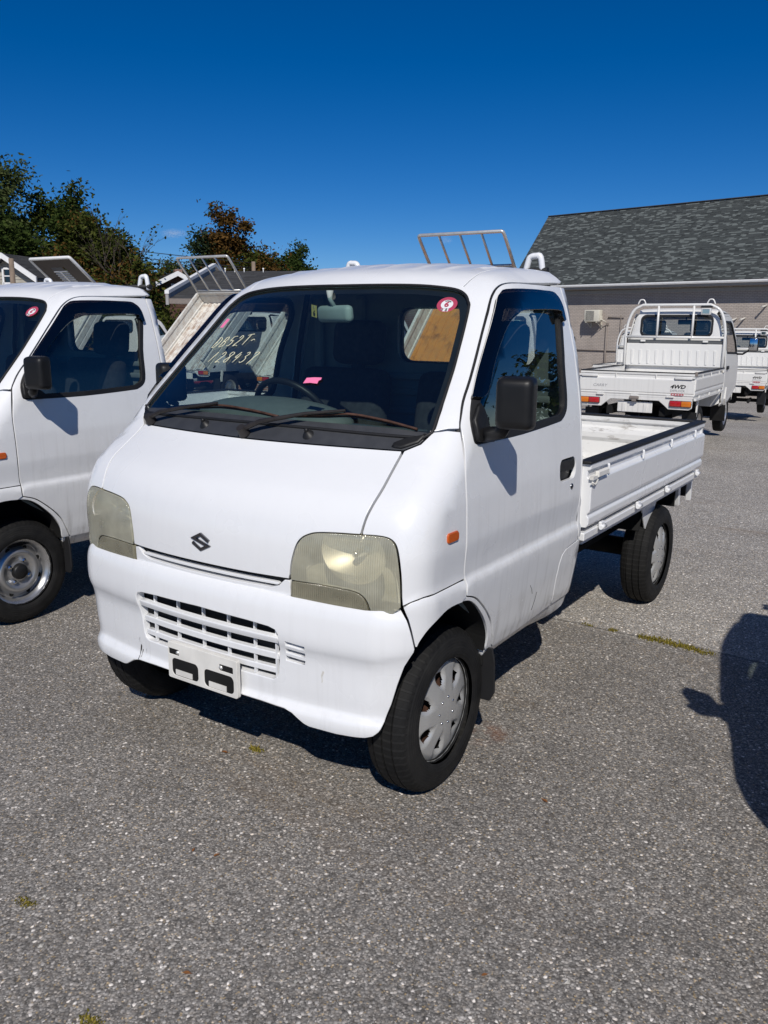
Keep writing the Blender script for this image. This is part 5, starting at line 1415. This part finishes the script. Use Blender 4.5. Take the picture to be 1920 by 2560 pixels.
# copies made before the front truck gets its own stickers and lettering
left=copy_tree(hero,None,('wheel',)); left.location=(-2.4547,.1343,-.012); left['label']='white kei truck at the left edge with bare silver steel wheels'
for yy in (.100,2.394):
    for s in (1,-1): add_wheel(left,.676 if yy<1 else .700,yy,.271,s,'steel',.955)
beside=copy_tree(hero); beside.location=(2.76,-.12,0); beside['label']='white kei truck parked out of view on the near right, known by its shadow'

for ch in hero.children:
    if ch.name.startswith('door_mirror'):
        for h_ in ch.children:
            for a_ in h_.children:
                if a_.name.startswith('mirror_arm') and a_.data.vertices[0].co.x<0: a_.matrix_local=Matrix.Translation((-.690,.255,.004)) @ RZ(R(78)) @ Matrix.Translation((0,0,1.14)) @ Matrix.Scale(.5,4) @ Matrix.Translation((.77,-.175,-1.14))
# the front truck's far mirror is folded back along its door
for ch in hero.children:
    if ch.name.startswith('door_mirror'):
        for h_ in ch.children:
            if h_.name.startswith('mirror_head') and h_.data.vertices[0].co.x<0: h_.matrix_local=Matrix.Translation((-.690,.258,-.012)) @ RZ(R(78)) @ Matrix.Translation((.842,-.150,0))
for ch in beside.children:
    if ch.name.startswith('door_mirror'):
        for h_ in ch.children:
            if h_.name.startswith('mirror_head') and h_.data.vertices[0].co.x<0: h_.matrix_local=Matrix.Translation((.075,.02,0))
def surf_frame(x,z,lift=.0015,f=fcab,proj='front'):
    q=Proj(proj,0,f).to3([(x,z)]); n=grad(f,q)[0]; q=q[0]+n*lift; n=Vector(n); r=Vector((1,0,0)); r=(r-n*r.dot(n)).normalized(); u=n.cross(r)
    return Matrix(((r.x,u.x,n.x,q[0]),(r.y,u.y,n.y,q[1]),(r.z,u.z,n.z,q[2]),(0,0,0,1)))
def disc(g,mt,r,z=0,n=32):
    vs=[g.bm.verts.new(mt @ Vector((r*math.cos(2*math.pi*k/n),r*math.sin(2*math.pi*k/n),z))) for k in range(n)]; g._f(vs)
def round_sticker(root,x,z,r,rot=0.0):
    mt=surf_frame(x,z) @ RZ(rot); st=empty('round_sticker',(0,0,0),0,root)
    g=B(); disc(g,mt,r); g.build('sticker_ring','sticker_red',st,recalc=False)
    g=B(); disc(g,mt,r*.60,.0004); 
    g._f([g.bm.verts.new(mt @ Vector(p)) for p in ((-.004,-r*.55,.0004),(-.004,-r*.96,.0004),(r*.42,-r*.86,.0004),(r*.36,-r*.5,.0004))])
    g.build('sticker_centre','sticker_white',st,recalc=False)
    place_text(st,'lettering','6',r*.95,mt @ Matrix.Translation((0,-r*.05,.0012)),'sticker_red',0,.0009)
    place_text(st,'lettering','5',r*.44,mt @ Matrix.Translation((r*.20,-r*.74,.0012)),'ink_black',0,.0004)
    place_text(st,'lettering','6',r*.40,mt @ Matrix.Translation((-r*.24,-r*.76,.0012)),'ink_grey',0,.0003)
    g=B()
    for k in range(5):
        a=math.pi/2+(k-2)*.30; q=mt @ RZ(a-math.pi/2) @ Matrix.Translation((0,r*.45,.0012)); g.merge((lambda t:(bmesh.ops.create_cube(t,size=1),t)[1])(bmesh.new()),q @ Matrix.Diagonal((r*.10,r*.12,.0004,1)))
    g.build('sticker_print','ink_black',st)
round_sticker(hero,.461,1.523,.0345)
round_sticker(left,.455,1.520,.0345,R(-20))
# number label on the inside mirror
mm=Matrix.Translation((-.062,.372,1.503)) @ RZ(R(-22)) @ RX(R(96)) @ RZ(R(-8))
g=B(); g.merge((lambda t:(bmesh.ops.create_cube(t,size=1),t)[1])(bmesh.new()),mm @ Matrix.Diagonal((.036,.042,.001,1))); lab=g.build('number_label','yellow_label',hero)
place_text(lab,'lettering','6',.026,mm @ Matrix.Translation((0.002,-.008,.0012)),'ink_black',0,.0008)
place_text(lab,'lettering','7',.014,mm @ Matrix.Translation((.002,.012,.0012)),'ink_grey',0,.0002)
# pink tape
for (pts) in ([(-.499,1.441),(-.478,1.440),(-.468,1.472),(-.489,1.475)],[(.098,1.2655),(.100,1.2825),(.128,1.285),(.158,1.2855),(.160,1.279),(.153,1.276),(.154,1.2665),(.125,1.268)]):
    q=FRO.to3(pts); q=q+grad(fcab,q)*.0015; g=B(); g._f([g.bm.verts.new(tuple(p)) for p in q]); g.build('pink_tape','pink_tape',hero,recalc=False)
# handwriting in pale marker
GL={'D':[[(.15,1),(0,0)],[(-.05,1),(.45,1),(.75,.75),(.7,.35),(.4,.05),(-.1,0)],[(-.1,.45),(.3,.5)]],'B':[[(.15,1),(0,0)],[(.1,.95),(.5,1),(.65,.8),(.45,.6),(.1,.52)],[(.1,.52),(.55,.5),(.65,.25),(.4,.05),(-.05,0)]],
'5':[[(.75,1),(.2,.95),(.1,.55),(.5,.6),(.6,.3),(.35,.05),(0,.1)]],'2':[[(.1,.75),(.3,1),(.6,.9),(.55,.6),(.0,.0),(.3,.05),(.7,.0)]],'T':[[(.0,.95),(.4,1.02),(.95,1.05)],[(.5,1),(.3,0)]],'-':[[(0,.35),(.3,.5),(.55,.4)]],
'1':[[(.45,1),(.0,.0)]],'8':[[(.7,.95),(.3,1),(.15,.75),(.5,.5),(.45,.1),(.15,.0),(0,.2),(.4,.5),(.7,.8),(.7,.95)]],'4':[[(.5,1),(.1,.5),(.6,.55)],[(.65,.8),(.3,.0)]],'3':[[(.15,.9),(.5,1),(.6,.8),(.3,.55),(.55,.45),(.5,.15),(.2,.0),(0,.1)]],'7':[[(.1,.85),(.3,1),(.7,.95),(.4,.5),(.1,-.15)]]}
def handwriting(txt,x0,z0,x1,z1,h):
    w=empty('marker_writing',(0,0,0),0,hero); n=len(txt); L=math.hypot(x1-x0,z1-z0)
    for i,ch in enumerate(txt):
        g=B()
        for st in GL[ch]:
            pts=[]
            for u,v in catmull(st,5) if len(st)>2 else st:
                t=(i+u*.78)/n; x=x0+(x1-x0)*t+v*h*.22; z=z0+(z1-z0)*t+v*h*.72
                pts.append((x,z))
            q=FRO.to3(pts); q=q+grad(fcab,q)*.0008; g.tube(q.tolist(),.0015,5)
        g.build('character','chalk_paint',w)
handwriting('DB52T-',-.462,1.366,-.222,1.386,.050)
handwriting('128437',-.425,1.316,-.165,1.322,.050)
# scuffs on the bumper
def scuff(x,z,w,h,mat):
    pts=[(x,z),(x+w*.4,z+h*.1),(x+w*.3,z+h*.5),(x+w,z+h*.9),(x+w*.5,z+h),(x-w*.1,z+h*.6),(x+w*.1,z+h*.3)]
    q=Proj('front',0,fbump).to3(pts); q=q+grad(fbump,q)*.0008; g=B(); g._f([g.bm.verts.new(tuple(p)) for p in q]); g.build('scuff_mark',mat,hero,recalc=False)
for a in ((-.328,.326,.010,.055,'ink_black'),(-.318,.335,.006,.03,'ink_black'),(-.330,.385,.004,.02,'ink_grey'),(-.295,.352,.003,.02,'ink_grey'),(.448,.43,.010,.04,'trim_cream')): scuff(*a)
def scratch(L):
    q=SID.to3(L); q=q+grad(fcab,q)*.0006; g=B(); g.tube(q.tolist(),.0008,4); g.build('scratch','ink_black',hero)
scratch([(.585,.565),(.605,.545),(.618,.525)]); scratch([(.66,.52),(.655,.49),(.64,.455)])

OT='older white kei trucks parked facing away'
oa=empty('kei_truck',(-1.2374,8.0643,.0222),3.18856); tag(oa,'older white kei truck with 4WD lettering on its tailgate just behind the front truck','truck',OT)
old_flat_truck(oa)
ob_=copy_tree(oa); ob_.location=(-1.8766,16.7814,-.2738); ob_.rotation_euler.z=3.235; ob_['label']='older white kei truck cut by the right edge of the photo beside the brick wall'
oc=copy_tree(oa); oc.location=(-4.2,16.75,-.27); oc.rotation_euler.z=3.2; oc['label']='older white kei truck mostly hidden, its cab corner showing left of the 4WD tailgate truck'

DT='tipped dump trucks in a row behind'
def dump(label,x,y,tilt,h1,h2,floor,yaw=3.1886,**k):
    r_=empty('dump_truck',(x,y,gz(x,y)),yaw); tag(r_,label,'dump truck',DT); dump_truck(r_,tilt,h1,h2,floor,**k); return r_
dump('dump truck with tipped bed of rusty white ribs and bare rails beside the left truck',-10.31,9.208,.737,.293,1.134,'rust_white')
dump('dump truck with tipped pale ribbed bed seen through the front truck windscreen',-7.15,8.62,.76,.40,.9,'rust_light',rails=False)
dump('dump truck with tipped brown rusted bed and guard rail above the front truck roof',-3.997,8.07,.789,.474,1.095,'rust_brown')
dump('dump truck with tipped bed and dark louvred headboard above the left truck roof',-14.5,9.25,.899,.25,1.28,'rust_light',solid=True)

# small white hatchback beyond the tipped beds
def hatchback(label,loc,rz):
    root=empty('parked_car',loc,rz); tag(root,label,'car')
    g=B(); g.prism([(-1.8,.35),(-1.86,.6),(-1.75,.85),(-.85,.98),(-.85,.60),(1.7,.60),(1.82,.9),(1.85,.5),(1.8,.3)],'x',-.78,.78,.05,2); g.box((0,.45,.70),(1.56,2.6,.5),None,.06,2); g.build('body','car_white',root,sharp=50)
    g=B(); g.prism([(-.95,.95),(-.35,1.42),(.2,1.50),(1.2,1.47),(1.72,1.0),(1.72,.95)],'x',-.68,.68,.06,2); g.build('roof','car_white',root,sharp=50)
    for s in (1,-1):
        g=B(); g.prism([(-.72,1.0),(-.27,1.36),(.2,1.42),(1.12,1.39),(1.50,1.03)],'x',s*.672,s*.69); g.build('side_window','far_glass',root)
        for y in (-1.15,1.2):
            w=empty('wheel',(0,y,.29),0,root); g=B(); g.lathe([(.18,0),(.28,.005),(.29,-.02),(.29,-.16)],'x',(0,0,0),24)
            for v in g.bm.verts: v.co.x=s*(.78+v.co.x)
            g.build('tyre','tyre',w); g=B(); g.lathe([(.19,0),(.1,-.02),(0,-.01)],'x',(0,0,0),16)
            for v in g.bm.verts: v.co.x=s*(.778+v.co.x)
            g.build('rim','steel_wheel',w)
    g=B(); g.prism([(-.90,1.0),(-.38,1.40),(-.36,1.38),(-.88,.98)],'x',-.60,.60); g.build('windscreen','far_glass',root)
    g=B(); g.prism([(1.27,1.42),(1.66,1.08),(1.68,1.10),(1.29,1.44)],'x',-.58,.58); g.build('rear_window','far_glass',root)
    for s in (1,-1):
        g=B(); g.box((s*.58,-1.80,.68),(.26,.10,.14),None,.03,2); g.build('headlight','clear_lens',root)
hatchback('small white hatchback half hidden between the left truck and a tipped bed',(-15.2,13.6,gz(-15,13.6)),R(10))
def red_car():
    root=empty('parked_car',(-20.5,19.2,gz(-20,19)),R(40)); tag(root,'dark red car by the brick house wall','car')
    g=B(); g.prism([(-1.8,.3),(-1.86,.7),(-.9,.9),(1.6,.92),(1.82,.8),(1.8,.3)],'x',-.8,.8,.06,2); g.build('body','car_red',root,sharp=50)
    g=B(); g.prism([(-.85,.9),(-.25,1.38),(1.0,1.40),(1.6,.9)],'x',-.68,.68,.06,2); g.build('cabin','far_glass',root)
    g=B(); g.prism([(-.30,1.385),(1.0,1.405),(1.05,1.43),(-.25,1.42)],'x',-.6,.6,.01); g.build('roof','car_red',root)
    for s in (1,-1):
        for y in (-1.1,1.15):
            g=B(); g.lathe([(0,0),(.18,.002),(.28,.0),(.29,-.02),(.29,-.16)],'x',(0,y,.29),20)
            for v in g.bm.verts: v.co.x=s*(.80+v.co.x)
            g.build('wheel','tyre',root)
red_car()

# ------------------------------------------------------------------ litter of the ground
def tuft(label,pts,n,hh,spread,seed,cat='weed',group='weed tufts in the paving'):
    rg=random.Random(seed); V=[];F=[];k=0; L=len(pts)-1
    for _ in range(n):
        t=rg.random()*max(L,.001); i=min(int(t),max(L-1,0)); a=Vector((*pts[i],0)); b=Vector((*pts[min(i+1,L)],0)); p=a.lerp(b,t-i)+Vector((rg.gauss(0,spread),rg.gauss(0,spread),0))
        an=rg.uniform(0,6.28); d=Vector((math.cos(an),math.sin(an),0)); w=d.orthogonal()*.0016*rg.uniform(.7,1.6); w=Vector((-d.y,d.x,0))*.0022*rg.uniform(.6,1.6); h=hh*rg.uniform(.3,1.1); o=d*h*rg.uniform(.2,1.0)
        m=p+o*.45+Vector((0,0,h*.7)); e=p+o+Vector((0,0,h*rg.uniform(.6,1.0)))
        V+=[p-w,p+w,m+w*.8,m-w*.8,e]; F+=[(k,k+1,k+2,k+3),(k+3,k+2,k+4)]; k+=5
    me=bpy.data.meshes.new('weed_tuft'); me.from_pydata([tuple(v) for v in V],[],F); me.materials.append(M['weed'])
    o=link(bpy.data.objects.new('weed_tuft',me)); tag(o,label,cat,group); return o
tuft('long yellowish strip of weeds along the paving seam at the right',[(.80,1.80),(.90,1.81),(1.00,1.79),(1.12,1.77)],620,.016,.016,1)
tuft('small green tuft on the paving seam left of the long weed strip',[(.635,1.81),(.67,1.815)],60,.014,.008,2)
tuft('tiny weed tuft on the seam nearest the truck',[(.50,1.82),(.55,1.81)],40,.010,.008,3)
tuft('yellow moss tuft in the left foreground paving',[(.045,-.995),(.085,-.990)],110,.006,.007,4)
tuft('moss tuft at the bottom edge of the photo',[(.49,-1.14),(.54,-1.13)],110,.007,.008,5)
tuft('green tuft in front of the bumper shadow',[(.0,-.075),(.03,-.07)],110,.014,.007,6)
def leaf_bit(label,x,y,s,rz):
    g=B(); pts=[(-.5,0),(-.2,.22),(.15,.25),(.5,.05),(.75,.0),(.45,-.12),(.1,-.26),(-.25,-.18)]
    vs=[g.bm.verts.new((a*s,b*s,.004+abs(b)*s*.5+.1*s*abs(a))) for a,b in pts]; g._f(vs); o=g.build('fallen_leaf','dry_leaf',None,recalc=False); o.location=(x,y,0); o.rotation_euler.z=rz; tag(o,label,'leaf','fallen leaves on the paving')
LB=(('orange fallen leaf right of centre in the foreground',.585,-.93,.020,.4),('curled brown leaf scrap in the middle foreground',.33,-.58,.018,1.3),('pale leaf scrap left of the curled brown one',.26,-.60,.015,2.1),('rust coloured leaf scrap before the bumper',-.06,-.15,.024,.2),('small dry leaf scrap beside the front wheel shadow',.98,.20,.022,2.8),('dry leaf crumb near the right foreground',1.15,-.55,.016,.9))
for a in LB: leaf_bit(*a)
def pebbles():
    rg=random.Random(3); b=bmesh.new(); V=[];F=[];k=0
    for _ in range(900):
        x=rg.uniform(-1.6,2.6); y=rg.uniform(-1.3,3.2); s=rg.uniform(.0022,.0058)*(1.5 if rg.random()<.06 else 1)
        r=[(1,0,0),(0,1,0),(-1,0,0),(0,-1,0),(0,0,1),(0,0,-.4)]; an=rg.uniform(0,6.28); ca,sa=math.cos(an),math.sin(an)
        for p in r:
            q=(p[0]*s*rg.uniform(.8,1.5),p[1]*s*rg.uniform(.7,1.1),p[2]*s*.6); V.append((x+q[0]*ca-q[1]*sa,y+q[0]*sa+q[1]*ca,.0015+q[2]))
        F+=[(k,k+1,k+4),(k+1,k+2,k+4),(k+2,k+3,k+4),(k+3,k,k+4),(k+1,k,k+5),(k+2,k+1,k+5),(k+3,k+2,k+5),(k,k+3,k+5)]; k+=6
    me=bpy.data.meshes.new('gravel'); me.from_pydata(V,[],F); me.materials.append(M['pebble']); o=link(bpy.data.objects.new('gravel',me)); o['kind']='stuff'; o['label']='loose pale grit lying on the paving'
pebbles()
cam_o=np.array([1.846,-2.032,1.449])
cloud('small thin cloud above the left roofs',(-1170,1076,161),(34,24,9),1.0)
cloud('faint cloud wisp behind the guard rail',(-787,1381,159),(16,12,9),4.0)
# trees off to the right that show in the side glass
for i,(x,y,h) in enumerate(((17,40,10),(22,37,12),(27,41,11),(33,36,12))):
    tree('tree',['dark tree beyond the far end of the brick building','second dark tree along the right side of the lot','third dark tree along the right side of the lot','last dark tree on the right side of the lot'][i],(x,y,-2.5),h,4.0,'leaf_dark',2600,.3,.2,.5,9,40+i,group='trees right of the lot')
